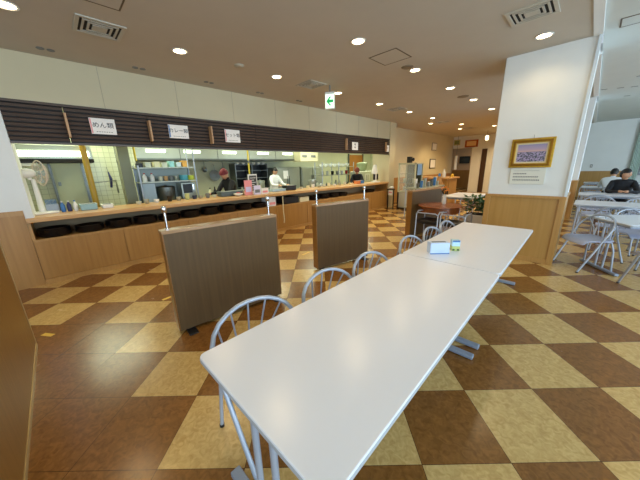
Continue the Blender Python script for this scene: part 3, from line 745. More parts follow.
MB().box(-.01, .04, -.04, 0, 0, 2.04).box(-.01, .04, .44, .48, 0, 2.04).build('frame', STEELD, t)
MB().box(.02, .05, .04, .08, 1.25, 1.32).build('handle', STEELD, t)
def pipe(x, y, z0, z1, r, m_, label, lean=0):
    o = MB().tube([(0, 0, z0), (0, lean, z1)], r, 12).build('pipe', m_, loc=(x, y, 0), smooth=True); tag(o, label, 'pipe')
    MB().lathe([(r*1.5, z0+.3), (r*1.5, z0+.34), (r, z0+.36)], n=12).build('bracket', STEELD, o)
pipe(-6.5, .5, 0, 2.55, .045, YPIPE, 'thick ochre vertical pipe in the kitchen beside the tiled wall')
pipe(-6.5, 1.27, 1.7, 2.55, .02, mat('yellow_pipe', (214, 190, 60), .4), 'short yellow pipe dropping from the ceiling by the tiled wall end')
pipe(-6.5, 3.8, 1.35, 2.55, .02, MATS['yellow_pipe'], 'thin yellow gas pipe hanging by the menu boards')
pipe(-7.0, 1.05, 0, 2.55, .03, CHROME, 'bright chrome vertical post at the end of the tiled wall')
o = MB().box(-6.6, -6.42, .98, 1.16, 0, 2.55).build('service_column', mat('service_col', (128, 130, 104), .5)); tag(o, 'dark olive service column between tiled wall and shelving', 'column')
MB().box(-6.42, -6.4, .98, 1.16, 0, .1).build('foot_plate', STEELD, o)
# wall sink outlines at the tiled wall
t = empty('wire_rack', (-7.35, .6, 1.0), 0, 'thin wire drying rack against the tiled kitchen wall', 'rack')
m = MB(); m.tube([(0, 0, 0), (0, 0, .28), (0, .38, .32), (0, .38, .05)], .009, 6).tube([(.12, 0, 0), (.12, 0, .28), (.12, .38, .32), (.12, .38, .05)], .009, 6)
m.tube([(-.15, 0, .28), (0, 0, .28)], .009, 6).tube([(-.15, .38, .3), (0, .38, .3)], .009, 6)
m.build('frame', STEELD, t)
for q in range(5): MB().tube([(0, .06+q*.07, .285), (.12, .06+q*.07, .285)], .005, 5).build('bar', STEELD, t)
o = MB().tube([(0, 0, 0), (.02, .02, -.15), (0, .0, -.33)], [.012, .028, .02], 8).build('hanging_brush', mat('navy', (34, 40, 92), .5), loc=(-7.3, .88, 1.5)); tag(o, 'dark blue brush hanging on the tiled wall', 'brush')
MB().tube([(0, 0, 0), (-.1, .0, .1)], .004, 5).build('hook', STEELD, o)
# prep bench run
def bench(x0, x1, y0, y1, h, label):
    t = empty('prep_bench', (x0, y0, 0), 0, label, 'workbench', 'stainless kitchen benches'); W_, L_ = x1-x0, y1-y0
    MB().box(0, W_, 0, L_, h-.04, h).build('top', STEEL, t, bevel=.004)
    MB().box(.03, W_-.03, .03, L_-.03, .2, .22).build('undershelf', STEEL, t)
    for a in (.04, W_-.04):
        for b2 in (.04, L_-.04): MB().tube([(a, b2, 0), (a, b2, h-.04)], .018, 8).build('leg', STEEL, t)
bench(-6.75, -6.15, 1.2, 2.5, .8, 'stainless bench under the wire shelving')
bench(-6.9, -6.5, 2.6, 4.3, .8, 'stainless bench in front of the cook in the red hat')
bench(-6.8, -6.2, 5.95, 8.25, .8, 'stainless bench behind the right half of the hatch')
bench(-6.75, -6.15, 8.3, 9.6, .8, 'stainless bench carrying the pale food machine')
# wire shelving on bench
t = empty('wire_shelving', (-6.6, 1.1, .8), 0, 'steel wire shelving loaded with bottles and containers left in the kitchen', 'shelving')
for a in (0, .4):
    for b2 in (.12, 1.18): MB().tube([(a, b2, 0), (a, b2, .8 if b2 < 1 else 1.15)], .016, 8).build('upright', SILV, t, smooth=True)
for z in (.48, .76):
    m = MB().box(-.01, .41, .1, 1.2, z-.02, z); m.build('shelf', mat('shelf_board', (190, 194, 180), .4, metal=.3), t)
MB().box(-.02, -.015, .12, 1.18, .02, .76).build('back_panel', mat('shelf_back', (128, 136, 130), .4, metal=.4), t)
for k, y in enumerate((1.32, 1.45)):
    bottle((-6.3, y, 1.281), .17, .04, WHITE, REDP, 'white spray bottle with red top on the wire shelving, %s' % ('left' if k == 0 else 'right'), 'white bottles with red tops')
cs = [(1.6, OFFW), (1.7, mat('tan', (200, 160, 110), .5)), (1.8, GREYP), (1.9, STEEL)]
for k, (y, m_) in enumerate(cs): cup((-6.3, y, 1.281), .1, .045, m_, '%s cup on the middle wire shelf' % ['off-white', 'tan', 'grey', 'steel'][k], 'cups on the wire shelf')
lathe_thing('plate_stack', [(.07, 0), (.09, .02), (.09, .11), (.0001, .11)], mat('turq', (90, 178, 196), .4), (-6.3, 2.06, 1.281), 'turquoise stack of dishes at the right end of the wire shelf', 'dishes')
lathe_thing('plate_stack', [(.05, 0), (.06, .02), (.06, .1), (.0001, .1)], mat('lime', (190, 208, 70), .4), (-6.22, 2.18, 1.281), 'lime green stack of cups at the right end of the wire shelf', 'dishes')
for k, (y, m_, h_) in enumerate(((1.28, BLACK, .08), (1.42, OFFW, .1), (1.58, CREAMP, .11), (1.72, OFFW, .09), (1.86, mat('aqua2', (150, 206, 206), .4), .12), (2.0, STEEL, .1), (2.12, mat('amber', (220, 160, 60), .4), .13))):
    crate(y-.05, y+.05, h_, m_, 'small container on the top wire shelf, %s' % ['black leftmost', 'off-white second from left', 'cream third from left', 'off-white fourth from left', 'aqua fifth from left', 'steel sixth from left', 'amber rightmost'][k], -6.45, -6.3, 'container', z=1.561)
pot((-6.42, 1.7, .8), .34, .17, STEELD, 'large dark steel stock pot on the bench below the shelving')
t = empty('microwave_oven', (-6.45, 1.98, .8), 0, 'dark microwave-like box on the bench under the shelving', 'oven')
MB().box(-.14, .14, 0, .3, 0, .42).build('body', STEEL, t, bevel=.005)
MB().box(.141, .15, .03, .22, .2, .4).build('door', BLACK, t)
MB().box(.15, .165, .235, .25, .22, .38).build('handle', CHROME, t)
o = MB().box(-.02, .02, 0, .22, 0, .42).build('clipboard_panel', mat('bluewhite', (176, 196, 206), .5), loc=(-6.3, 1.25, .82)); tag(o, 'pale blue-white panel under the left of the wire shelving', 'panel')
# items on the worktop near the first hatch section
its = [(1.0, .05, OFFW), (1.12, .08, STEEL), (1.28, .06, WHITE), (1.5, .1, BLACK), (1.66, .07, STEEL), (1.82, .12, mat('yg', (200, 206, 140), .5)), (1.96, .07, mat('navy2', (50, 58, 84), .5)), (2.08, .06, STEEL), (2.22, .09, GREYP), (2.36, .05, OFFW)]
nm_ = ['off-white', 'steel', 'white', 'black', 'second steel', 'yellow-green', 'navy', 'third steel', 'grey', 'low off-white']
for k, (y, h_, m_) in enumerate(its): cup((-5.55, y, CT), h_, .045, m_, '%s cup on the worktop in front of the wire shelving' % nm_[k], 'cups along the worktop')
# main hood
t = empty('range_hood', (-8.05, 1.46, 1.75), 0, 'long stainless exhaust hood spanning the kitchen back wall', 'range hood')
MB().box(-.5, .5, 0, 5.05, .04, .34).build('canopy', STEEL, t, bevel=.004)
m = MB().poly([(-.5, 0, .34), (.5, 0, .34), (.35, 0, .8), (-.5, 0, .8)], 5.05, (0, 1, 0)); m.build('upper_skirt', STEEL, t)
MB().box(-.5, .52, -.005, 5.055, 0, .04).build('gutter', STEELD, t)
for y in (.25, 1.1, 2.15, 3.3, 4.3): MB().box(.501, .51, y, y+.42, .18, .25).build('lit_tube', FLUO, t)
for y in (1.0, 2.0, 3.0, 4.0): MB().box(.5, .506, y-.006, y+.006, .04, .34).build('joint', STEELD, t)
# steel refrigerators
for k, (y0, w_) in enumerate(((5.6, 1.15), (6.85, 1.15))):
    t = empty('refrigerator', (-8.2, y0, 0), 0, 'stainless two-door kitchen refrigerator, %s one' % ('left' if k == 0 else 'right'), 'refrigerator', 'steel refrigerators')
    MB().box(-.35, .32, 0, w_, .08, 1.52).build('body', STEEL, t, bevel=.005)
    for q in range(2):
        d_ = MB().box(.325, .35, .02+q*w_/2, w_/2-.01+q*w_/2, .12, 1.48).build('door', STEEL, t, bevel=.004)
        MB().box(.35, .375, w_/2-.06+q*.1, w_/2-.045+q*.1, .9, 1.2).build('handle', STEELD, d_)
    MB().box(-.3, .3, .03, w_-.03, 0, .08).build('plinth', BLACK, t)
o = MB().box(0, .006, 0, .22, 0, .28).build('notice_sheet', PAPER, loc=(-7.84, 5.95, 1.12)); tag(o, 'white paper sheet stuck on the left refrigerator door', 'notice')
o = MB().box(-.2, .2, 0, .85, 0, .34).build('wall_cupboard', CREAMP, loc=(-7.4, 6.25, 1.7), bevel=.006); tag(o, 'cream wall cupboard hanging over the refrigerators', 'cupboard')
MB().box(.2, .21, .08, .3, .14, .22).build('vent_slot', GREYP, o); MB().box(.2, .21, .5, .72, .14, .22).build('vent_slot', GREYP, o)
MB().box(-.02, .02, .3, .34, .34, .52).build('ceiling_bracket', STEELD, o)
# right shelving
t = empty('plate_shelf', (-6.75, 6.5, .8), 0, 'steel shelf with white bowls and dark jars behind the right half of the hatch', 'shelving')
for b2 in (0, .85, 1.7):
    for a in (0, .35): MB().tube([(a, b2, 0), (a, b2, .85)], .015, 8).build('upright', SILV, t)
for z in (.42, .7): MB().box(-.01, .37, -.02, 1.72, z-.02, z).build('shelf', STEEL, t)
for k in range(7):
    bowl((-6.56, 6.62+k*.23, 1.501), .1, .09, WHITE, 'white bowl on the top shelf at the right of the kitchen, one of seven', 'white bowls on the plate shelf')
for k in range(6):
    cup((-6.56, 6.66+k*.26, 1.221), .13, .055, [STEEL, OFFW, BLACK, STEEL, WHITE, REDP][k], '%s jar on the lower plate shelf' % ['steel left', 'off-white', 'black', 'steel right', 'white', 'red'][k], 'jars on the lower plate shelf', 'jar')
# dark shelves right of the hat cook
t = empty('dark_shelving', (-8.3, 4.25, 0), 0, 'dark shelving against the kitchen back wall beside the cook in the red hat', 'shelving')
for b2 in (0, .6, 1.2): MB().box(-.2, .2, b2-.015, b2+.015, 0, 1.66).build('side', STEELD, t)
for z in (.9, 1.2, 1.45, 1.64): MB().box(-.2, .2, .015, .585, z-.02, z).box(-.2, .2, .615, 1.185, z-.02, z).build('shelf', STEELD, t)
MB().box(-.22, -.2, 0, 1.2, 0, 1.66).build('back', BLACK, t)
for k in range(6): bowl((-8.15, 4.36+k*.195, 1.641), .06, .085, WHITE, 'white bowl on top of the dark shelving, one of six', 'white bowls on the dark shelving')
# hanging pans
for k, (y, z, r_) in enumerate(((3.72, 1.32, .17), (4.02, 1.46, .1), (3.42, 1.5, .08))):
    t = MB().lathe([(r_*.5, -.03), (r_, 0), (r_*.96, .0), (r_*.48, -.024), (.0001, -.024)], n=24, M=Euler((0, PI/2, 0)).to_matrix()).build('frying_pan', STEELD, loc=(-8.5, y, z), smooth=True)
    MB().tube([(0, 0, r_), (.0, 0, r_+.16), (-.1, 0, r_+.18)], .008, 6).build('handle', STEELD, t)
    tag(t, 'steel pan hanging on the kitchen wall behind the red-hatted cook, %s' % ['large low', 'small upper right', 'smallest upper'][k], 'pan', 'hanging pans')
# things on benches around the cook
for k, (y, h_, m_) in enumerate(((2.72, .16, CREAMP), (2.84, .18, BLACK), (2.95, .14, CREAMP), (3.6, .15, STEEL), (3.75, .2, WHITE), (3.95, .16, STEELD), (4.15, .18, OFFW))):
    bottle((-6.6, y, .801), h_+.1, .04, m_, BLACK, '%s bottle on the bench by the red-hatted cook' % ['cream left', 'black', 'cream right', 'steel', 'tall white', 'dark steel', 'off-white'][k], 'bottles by the red-hatted cook')
crate(2.45, 2.95, .1, mat('slate_tub', (84, 96, 96), .4), 'slate grey tub on the worktop left of the red-hatted cook')
crate(2.98, 3.14, .09, CREAMP, 'cream tub on the worktop before the red-hatted cook', -5.6, -5.42)
# papers and menu boards on the worktop
t = empty('menu_board', (-5.5, 3.28, CT), math.radians(10), 'white-framed dark menu board standing on the worktop', 'menu board')
MB().box(-.01, .01, -.13, .13, .04, .44, ).build('frame', WHITE, t, bevel=.004)
MB().box(.0105, .013, -.105, .105, .07, .41).build('board_face', mat('board_dark', (62, 66, 62), .4), t)
m = MB()
for q in range(6): m.box(.013, .0145, -.08, .03+.05*(q % 2), .1+q*.05, .112+q*.05)
m.build('chalk_lines', PAPER, t)
MB().box(-.06, .06, -.1, .1, 0, .04).build('stand', WHITE, t)
def card(y, w_, h_, m_, label, x=-5.3, band=None, rz=0.1):
    t = MB().box(-.006, .0, -w_/2, w_/2, 0, h_).build('menu_card', m_, loc=(x, y, CT), rz=rz); tag(t, label, 'menu card', 'cards on the worktop')
    MB().box(-.05, -.006, -w_/2, w_/2, 0, .004).build('foot_fold', m_, t)
    MB().box(0, .002, -w_*.36, w_*.36, h_*.2, h_*.55).build('print', band or GREYP, t)
card(3.04, .2, .32, PINK, 'tall pink and white menu card standing on the worktop', band=mat('lilac', (206, 200, 236), .6))
card(3.2, .18, .2, mat('white_lilac', (220, 214, 240), .6), 'lilac price card in front of the pink menu card', x=-5.2)
card(3.4, .2, .13, PAPER, 'low white card with red print right of the lilac card', x=-5.2, band=PINK)
t = lathe_thing('food_dish', [(.05, 0), (.09, .03), (.1, .05), (.0001, .06)], WHITE, (-5.3, 2.78, CT), 'white dish with red food on the worktop left of the pink card', 'dish')
MB().ball((0, 0, .055), .05, (1, 1, .5)).build('red_food', REDP, t, smooth=True)
crate(3.75, 4.15, .06, mat('skytub', (170, 200, 216), .4), 'pale sky-blue tray on the worktop below the white cook')
crate(4.2, 4.5, .12, BLACK, 'black box on the worktop right of the sky-blue tray')
for k, y in enumerate((4.75, 5.0, 5.2, 5.45, 5.65, 5.85, 6.1, 6.35, 6.6, 6.85)):
    cup((-5.5, y, CT), .05+.05*((k*7) % 3)/2, .05, [OFFW, CREAMP, WHITE, STEEL][k % 4], '%s cup on the right half of the worktop, number order from the left: %s' % (['off-white', 'cream', 'white', 'steel'][k % 4], ['first', 'second', 'third', 'fourth', 'fifth', 'sixth', 'seventh', 'eighth', 'ninth', 'tenth'][k]), 'cups on the right half of the worktop')
lathe_thing('steel_ladle_pot', [(.12, 0), (.14, .02), (.14, .3), (.0001, .31)], STEEL, (-6.45, 6.06, .8), 'steel canister on the bench left of the plate shelf', 'canister', n=20)
# brown door and the machine
t = empty('kitchen_door', (-8.58, 10.6, 0), 0, 'orange-brown wooden door at the back right of the kitchen', 'door')
MB().box(0, .03, 0, 1.1, 0, 2.05).build('leaf', wood('door_wood', (150, 96, 34), (170, 112, 44), .4), t)
MB().box(0, .05, -.06, 0, 0, 2.1).box(0, .05, 1.1, 1.16, 0, 2.1).build('frame', STEELD, t)
MB().box(.03, .07, .95, 1.0, 1.0, 1.05).build('handle', CHROME, t)
t = empty('rice_machine', (-6.45, 8.35, .801), 0, 'large pale green-white food machine near the right end of the hatch', 'machine')
MB().box(-.25, .25, 0, .95, 0, .5).build('body', OFFW, t, bevel=.03)
MB().lathe([(.14, .5), (.2, .62), (.22, .8), (.1, .84), (.0001, .84)], c=(0, .45, 0), n=18).build('hopper', mat('hopper', (150, 164, 130), .3, alpha=.8), t, smooth=True)
MB().box(.25, .26, .3, .65, .12, .4).build('front_panel', WHITE, t, bevel=.004)
MB().box(.26, .265, .4, .42, .15, .36).box(.26, .265, .5, .52, .15, .36).build('marks', GREYP, t)
t = empty('drink_dispenser', (-5.4, 8.15, CT), 0, 'slim white dispenser tower with two dark taps at the right end of the worktop', 'dispenser')
MB().box(-.05, .05, -.03, .03, .03, .58).build('tower', WHITE, t, bevel=.01)
MB().box(-.06, .1, -.17, .17, 0, .03).build('base', WHITE, t, bevel=.006)
MB().lathe([(.16, .3), (.16, .34), (.11, .5), (.05, .6), (.0001, .61)], c=(-.02, 0, 0), n=16, sx=.5).build('cover', WHITE, t, smooth=True)
for s in (-1, 1): MB().box(.0, .06, s*.09-.03, s*.09+.03, .08, .28).build('tap_window', BLACK, t, bevel=.004)
for k, (y, m_) in enumerate(((7.15, mat('orange_box', (210, 120, 60), .5)), (7.35, BLUEP))):
    crate(y-.09, y+.09, .1, m_, ['small orange tub on the worktop left of the blue one', 'small blue tub on the worktop near the bending cook'][k], -5.5, -5.35)

# ---------------------------------------------------------------- people
def person(name, J, mats, label, hands=True, head_dir=(1, 0, 0), hat=None, loc=(0, 0, 0), rz=0, hair=True, head_tilt=0):
    """J: joint dict in local space. mats: dict bone->material index, list of materials."""
    names = list(J); edges = []
    def E(a, b): edges.append((names.index(a), names.index(b)))
    chain = [('pelvis', 'belly'), ('belly', 'chest'), ('chest', 'neck'), ('neck', 'skull')]
    for s in 'lr':
        chain += [('chest', 'sh_'+s), ('sh_'+s, 'el_'+s), ('el_'+s, 'wr_'+s), ('wr_'+s, 'pa_'+s), ('pelvis', 'hip_'+s), ('hip_'+s, 'kn_'+s), ('kn_'+s, 'an_'+s), ('an_'+s, 'to_'+s)]
    for a, b in chain:
        if a in J and b in J: E(a, b)
    rad = dict(pelvis=.15, belly=.14, chest=.155, neck=.055, skull=.06, sh=.075, el=.048, wr=.03, pa=.036, hip=.1, kn=.062, an=.042, to=.04)
    vs = [Vector(J[n]) for n in names]; rs = [rad[n.split('_')[0]] for n in names]; reg = [n.split('_')[0] for n in names]
    if hands:
        for s in 'lr':
            if 'pa_'+s not in J: continue
            p = Vector(J['pa_'+s]); w_ = Vector(J['wr_'+s]); d_ = (p-w_).normalized()
            side = d_.cross(Vector((0, 0, 1))); side = side.normalized() if side.length > .1 else Vector((0, 1, 0))
            base = names.index('pa_'+s)
            for q, ln in enumerate((.07, .08, .075, .06)):
                off = side*((q-1.5)*.021)
                i0 = len(vs)
                vs += [p+off+d_*.03, p+off+d_*(.03+ln*.5)+Vector((0, 0, -.006)), p+off+d_*(.03+ln)+Vector((0, 0, -.022))]; rs += [.0105, .0095, .008]; reg += ['pa']*3
                edges += [(base, i0), (i0, i0+1), (i0+1, i0+2)]
            i0 = len(vs); vs += [p-d_*.01-side*.04, p+d_*.03-side*.06]; rs += [.012, .009]; reg += ['pa']*2; edges += [(base, i0), (i0, i0+1)]
    me = bpy.data.meshes.new(name); me.from_pydata(vs, edges, []); me.update()
    o = bpy.data.objects.new(name, me); COL.objects.link(o)
    sk = o.modifiers.new('skin', 'SKIN'); sk.use_smooth_shade = True
    for k, v in enumerate(me.skin_vertices[0].data): v.radius = (rs[k], rs[k]*(.72 if reg[k] in ('chest', 'belly') else 1)); v.use_root = (k == 0)
    if not me.skin_vertices[0].data[0].use_root: me.skin_vertices[0].data[0].use_root = True
    sb = o.modifiers.new('sub', 'SUBSURF'); sb.levels = 2; sb.render_levels = 2
    dg = bpy.context.evaluated_depsgraph_get(); ev = bpy.data.meshes.new_from_object(o.evaluated_get(dg))
    o.modifiers.clear()
    bm = bmesh.new(); bm.from_mesh(ev)
    # head
    c = Vector(J['skull']); hd = Vector(head_dir).normalized(); yv = Vector((0, 0, 1)); sv = yv.cross(hd).normalized(); yv = hd.cross(sv)
    nb = len(bm.faces)
    hv = bmesh.ops.create_uvsphere(bm, u_segments=24, v_segments=16, radius=1)['verts']
    for v in hv:
        x, y, z = v.co; k = 1-.28*max(0, -z)**1.3
        x2 = x*.098*(k if x < 0 else 1-.12*max(0, -z)); y2 = y*.076*k; z2 = z*.118
        if x > .55 and abs(y) < .22 and -.3 < z < .15: x2 += .02*(1-abs(y)/.22)       # nose
        if x > .7 and .1 < abs(y) < .5 and .0 < z < .3: x2 -= .007                    # eye sockets
        if abs(y) > .93 and abs(z) < .3: y2 *= 1.12                                   # ears
        v.co = c + hd*x2 + sv*y2 + yv*z2
    bm.faces.ensure_lookup_table()
    for f_ in bm.faces[nb:]: f_.material_index = 0; f_.smooth = True
    for f_ in bm.faces[:nb]:
        p = f_.calc_center_median(); b = min(range(len(vs)), key=lambda i: (vs[i]-p).length - rs[i]*.5)
        mi = mats[1].get(reg[b], 1)
        if reg[b] == 'neck' and (p-vs[b]).dot(Vector(J['skull'])-vs[b]) < .1*(Vector(J['skull'])-vs[b]).length*.2: mi = 1
        if reg[b] == 'wr' and min((p-Vector(J['pa_l'])).length, (p-Vector(J['pa_r'])).length) > .052: mi = 1
        f_.material_index = mi; f_.smooth = True
    ev.materials.clear()
    for q in mats[0]: ev.materials.append(q)
    bm.to_mesh(ev); bm.free()
    o.data = ev; o.location = loc; o.rotation_euler.z = rz
    tag(o, label, 'person')
    for s in (-1, 1):
        MB().ball(tuple(c+hd*.086+sv*s*.03+yv*.012), .0085).build('eye', BLACK, o, smooth=True)
    MB().tube([tuple(c+hd*.087-sv*.022-yv*.055), tuple(c+hd*.093-yv*.057), tuple(c+hd*.087+sv*.022-yv*.055)], .004, 6).build('mouth', mat('lip', (150, 84, 76), .5), o)
    if hair:
        m = MB(); v_ = bmesh.ops.create_uvsphere(m.bm, u_segments=20, v_segments=14, radius=1)['verts']
        for v in v_:
            x, y, z = v.co
            z = max(z, -.62 if x < -.1 else (-.15 if x < .12 else .3-.1*abs(y)))
            if x > .2: x = min(x, .86)
            v.co = c + hd*(x*.106-.006) + sv*(y*.085) + yv*(z*.126+.004)
        m.build('hair', HAIR, o, smooth=True)
    if hat:
        m = MB(); v_ = bmesh.ops.create_uvsphere(m.bm, u_segments=20, v_segments=12, radius=1)['verts']
        for v in v_:
            x, y, z = v.co; z = max(z, .12)
            v.co = c + hd*(x*.118) + sv*(y*.1) + yv*(z*.145+.0)
        m.build('hat', hat, o, smooth=True)
    return o
def pose(base, lean=0, arms='work', seated=False, H_=1.6, fwd=(1, 0)):
    """generic joints. fwd: facing dir. returns dict in world offset from feet/base."""
    f_ = Vector((fwd[0], fwd[1], 0)).normalized(); s_ = Vector((-f_.y, f_.x, 0)); k = H_/1.7
    pz = .52 if seated else .93*k
    P = Vector((0, 0, pz)); up = (Vector((0, 0, 1))*math.cos(lean)+f_*math.sin(lean))
    J = {'pelvis': P, 'belly': P+up*.16*k, 'chest': P+up*.36*k, 'neck': P+up*.53*k}
    J['skull'] = J['neck']+(up+Vector((0, 0, .6))).normalized()*.13*k+f_*.02
    for n, s in (('l', 1), ('r', -1)):
        sh = P+up*.44*k+s_*s*.17*k; J['sh_'+n] = sh
        if arms == 'table':
            J['el_'+n] = sh+f_*.2+s_*s*.08+Vector((0, 0, -.2)); J['wr_'+n] = J['el_'+n]+f_*.13-s_*s*.17+Vector((0, 0, .03)); J['pa_'+n] = J['wr_'+n]-s_*s*.05+f_*.02
        elif arms == 'side':
            J['el_'+n] = sh+f_*.02+s_*s*.06+Vector((0, 0, -.27)); J['wr_'+n] = J['el_'+n]+f_*.16-s_*s*.03+Vector((0, 0, -.14)); J['pa_'+n] = J['wr_'+n]+f_*.05+Vector((0, 0, -.04))
        else:
            J['el_'+n] = sh+f_*.14+s_*s*.07+Vector((0, 0, -.22)); J['wr_'+n] = J['el_'+n]+f_*.22-s_*s*.05+Vector((0, 0, -.02)); J['pa_'+n] = J['wr_'+n]+f_*.07
        hp = P+s_*s*.09*k+Vector((0, 0, -.04)); J['hip_'+n] = hp
        if seated:
            J['kn_'+n] = hp+f_*.4+s_*s*.04+Vector((0, 0, .0)); J['an_'+n] = Vector((J['kn_'+n].x, J['kn_'+n].y, .08)); J['to_'+n] = J['an_'+n]+f_*.13+Vector((0, 0, -.04))
        else:
            J['kn_'+n] = hp+Vector((0, 0, -.42*k))+f_*.01; J['an_'+n] = Vector((hp.x, hp.y, .08)); J['to_'+n] = J['an_'+n]+f_*.13+Vector((0, 0, -.04))
    return J
BLK = mat('black_cloth', (22, 22, 28), .8); MAR = mat('maroon_cloth', (110, 24, 34), .7); WCL = mat('white_cloth', (226, 228, 230), .8); NAV = mat('navy_trousers', (40, 42, 56), .8); SHOE = mat('shoe', (36, 32, 30), .6)
def body_mats(top, bottom, sleeve=True):
    idx = dict(pelvis=2, belly=1, chest=1, neck=0, skull=0, sh=1, el=1, wr=0, pa=0, hip=2, kn=2, an=2, to=3)
    return ([SKIN, top, bottom, SHOE], idx)
person('person', pose(0, .35, 'work', False, 1.5, (.25, -1)), body_mats(BLK, NAV), 'cook in black with a dark red cap bending over the kitchen bench', head_dir=(.5, -.85, -.3), hat=MAR, loc=(-6.12, 3.08, 0), hair=False)
person('person', pose(0, .15, 'work', False, 1.5, (1, .1)), body_mats(WCL, WCL), 'cook in white working behind the middle of the serving hatch', head_dir=(.9, .2, -.4), loc=(-7.3, 5.12, 0))
person('person', pose(0, .5, 'work', False, 1.48, (.6, -.8)), body_mats(BLK, NAV), 'cook in black with reddish cap stooping near the right end of the hatch', head_dir=(.6, -.7, -.5), hat=mat('brownred', (120, 50, 36), .7), loc=(-6.14, 8.08, 0), hair=False)
# seated men in the right room
person('person', pose(0, .42, 'table', True, 1.74, (.05, -1)), body_mats(BLK, NAV), 'man in black top leaning on his folded arms at a table in the right-hand room', head_dir=(.75, -.62, -.12), loc=(.58, 9.78, 0))
person('person', pose(0, .45, 'table', True, 1.7, (.1, 1)), body_mats(WCL, NAV), 'man in white shirt seen from behind, bowed over a far table', head_dir=(.1, .85, -.5), loc=(.45, 11.0, 0))

# ---------------------------------------------------------------- middle distance
t = empty('round_table', (-1.985, 5.3, 0), 0, 'round red-brown wooden table behind the white tables', 'table')
RB = wood('redbrown_wood', (120, 62, 28), (146, 82, 40), .25, 'X')
MB().lathe([(.0001, .67), (.37, .67), (.4, .68), (.4, .695), (.39, .7), (.0001, .7)], n=40).build('table_top', RB, t)
MB().lathe([(.35, .56), (.35, .67)], n=36).build('apron', RB, t, smooth=True)
MB().lathe([(.05, .03), (.04, .3), (.05, .6)], n=16).build('column', RB, t, smooth=True)
MB().lathe([(.25, 0), (.25, .02), (.06, .05)], n=24).build('base', BLACK, t, smooth=True)
def tube_armchair(x, y, rz, label):
    t = empty('armchair', (x, y, 0), rz, label, 'chair', 'dark-seated tube chairs at the round table')
    for s in (-1, 1):
        MB().tube([(s*.2, .2, .012), (s*.2, .2, .56), (s*.2, .16, .61), (s*.2, -.1, .63), (s*.2, -.17, .58), (s*.2, -.2, .012)], .012, 8).build('side_frame', SILV, t, smooth=True)
    MB().box(-.185, .185, -.18, .2, .4, .47).build('seat', BLACK, t, bevel=.015)
    MB().tube([(-.2, -.17, .58), (-.16, -.2, .61), (.16, -.2, .61), (.2, -.17, .58)], .01, 8).build('back_rail', SILV, t)
    MB().tube([(-.2, .15, .41), (.2, .15, .41)], .01, 8).build('seat_rail', SILV, t)
tube_armchair(-2.0, 4.93, 0, 'silver tube armchair with black seat at the round table, left one')
tube_armchair(-1.56, 4.95, 0, 'silver tube armchair with black seat at the round table, right one beside the planter')
t = empty('flower_vase', (-1.97, 5.45, .701), 0, 'slim white vase of orange flowers on the round table', 'vase')
MB().lathe([(.03, 0), (.04, .02), (.035, .1), (.025, .17), (.032, .19), (.026, .19), (.02, .17), (.0001, .1)], n=16).build('vase_body', WHITE, t, smooth=True)
m = MB(); m2 = MB(); random.seed(5)
for q in range(7):
    a = q*.9; e = Vector((.06*math.cos(a), .06*math.sin(a), .27+.03*(q % 3)))
    m.tube([(0, 0, .12), (e.x*.4, e.y*.4, .2), tuple(e)], .003, 4)
    m.ball((e.x*.8, e.y*.8, e.z-.05), .018, (1, .4, 1.3), 1); m2.ball(tuple(e), .022, (1, 1, .7), 1)
m.build('stems', mat('dark_leaf', (44, 42, 24), .6), t); m2.build('petals', ORANGE, t)
# planter
t = empty('planter', (-1.46, 5.85, 0), 0, 'white square planter with leafy green plants beside the pillar', 'planter')
MB().box(-.2, .2, -.17, .17, 0, .5).build('planter_box', mat('planter_white', (226, 224, 218), .5), t, bevel=.01)
MB().box(-.18, .18, -.15, .15, .5, .505).build('soil', mat('soil', (50, 36, 26), .9), t)
def foliage(parent, c, n, R, hgt, m_, L=.12, name='foliage', seed=1):
    random.seed(seed); m = MB()
    for q in range(n):
        a = random.uniform(0, 2*PI); r = R*random.random()**.5; z = random.uniform(0, hgt)
        p = Vector(c)+Vector((r*math.cos(a), r*math.sin(a), z)); d_ = Vector((math.cos(a+random.uniform(-.8, .8)), math.sin(a+random.uniform(-.8, .8)), random.uniform(-.3, .7))).normalized()
        sd = d_.cross(Vector((0, 0, 1))).normalized(); ln = L*random.uniform(.6, 1.2); wd = ln*.26
        up = sd.cross(d_)
        v = [m.bm.verts.new(x) for x in (p, p+d_*ln*.45+sd*wd+up*.01, p+d_*ln, p+d_*ln*.45-sd*wd+up*.01)]; mid = m.bm.verts.new(p+d_*ln*.5-up*.008)
        for i in range(4): m.bm.faces.new((v[i], v[(i+1) % 4], mid))
    return m.build(name, m_, parent)
foliage(t, (-.06, 0, .56), 150, .15, .26, GREEN, .12, seed=2)
foliage(t, (.14, 0, .42), 90, .09, .4, GREENB, .13, seed=4)
foliage(t, (-.12, -.08, .55), 24, .12, .2, mat('pink_leaf', (206, 176, 160), .5), .1, 'pale_leaves', seed=6)
m = MB()
for q in range(8): m.tube([(-.14+q*.04, 0, .5), (-.16+q*.045, .02, .62), (-.18+q*.05, .0, .78)], .005, 5)
m.build('stems', mat('stem', (80, 80, 44), .6), t)
make_table(-2.55, 6.85, 1.2, .75, 'pale table beyond the round brown table in the hall')
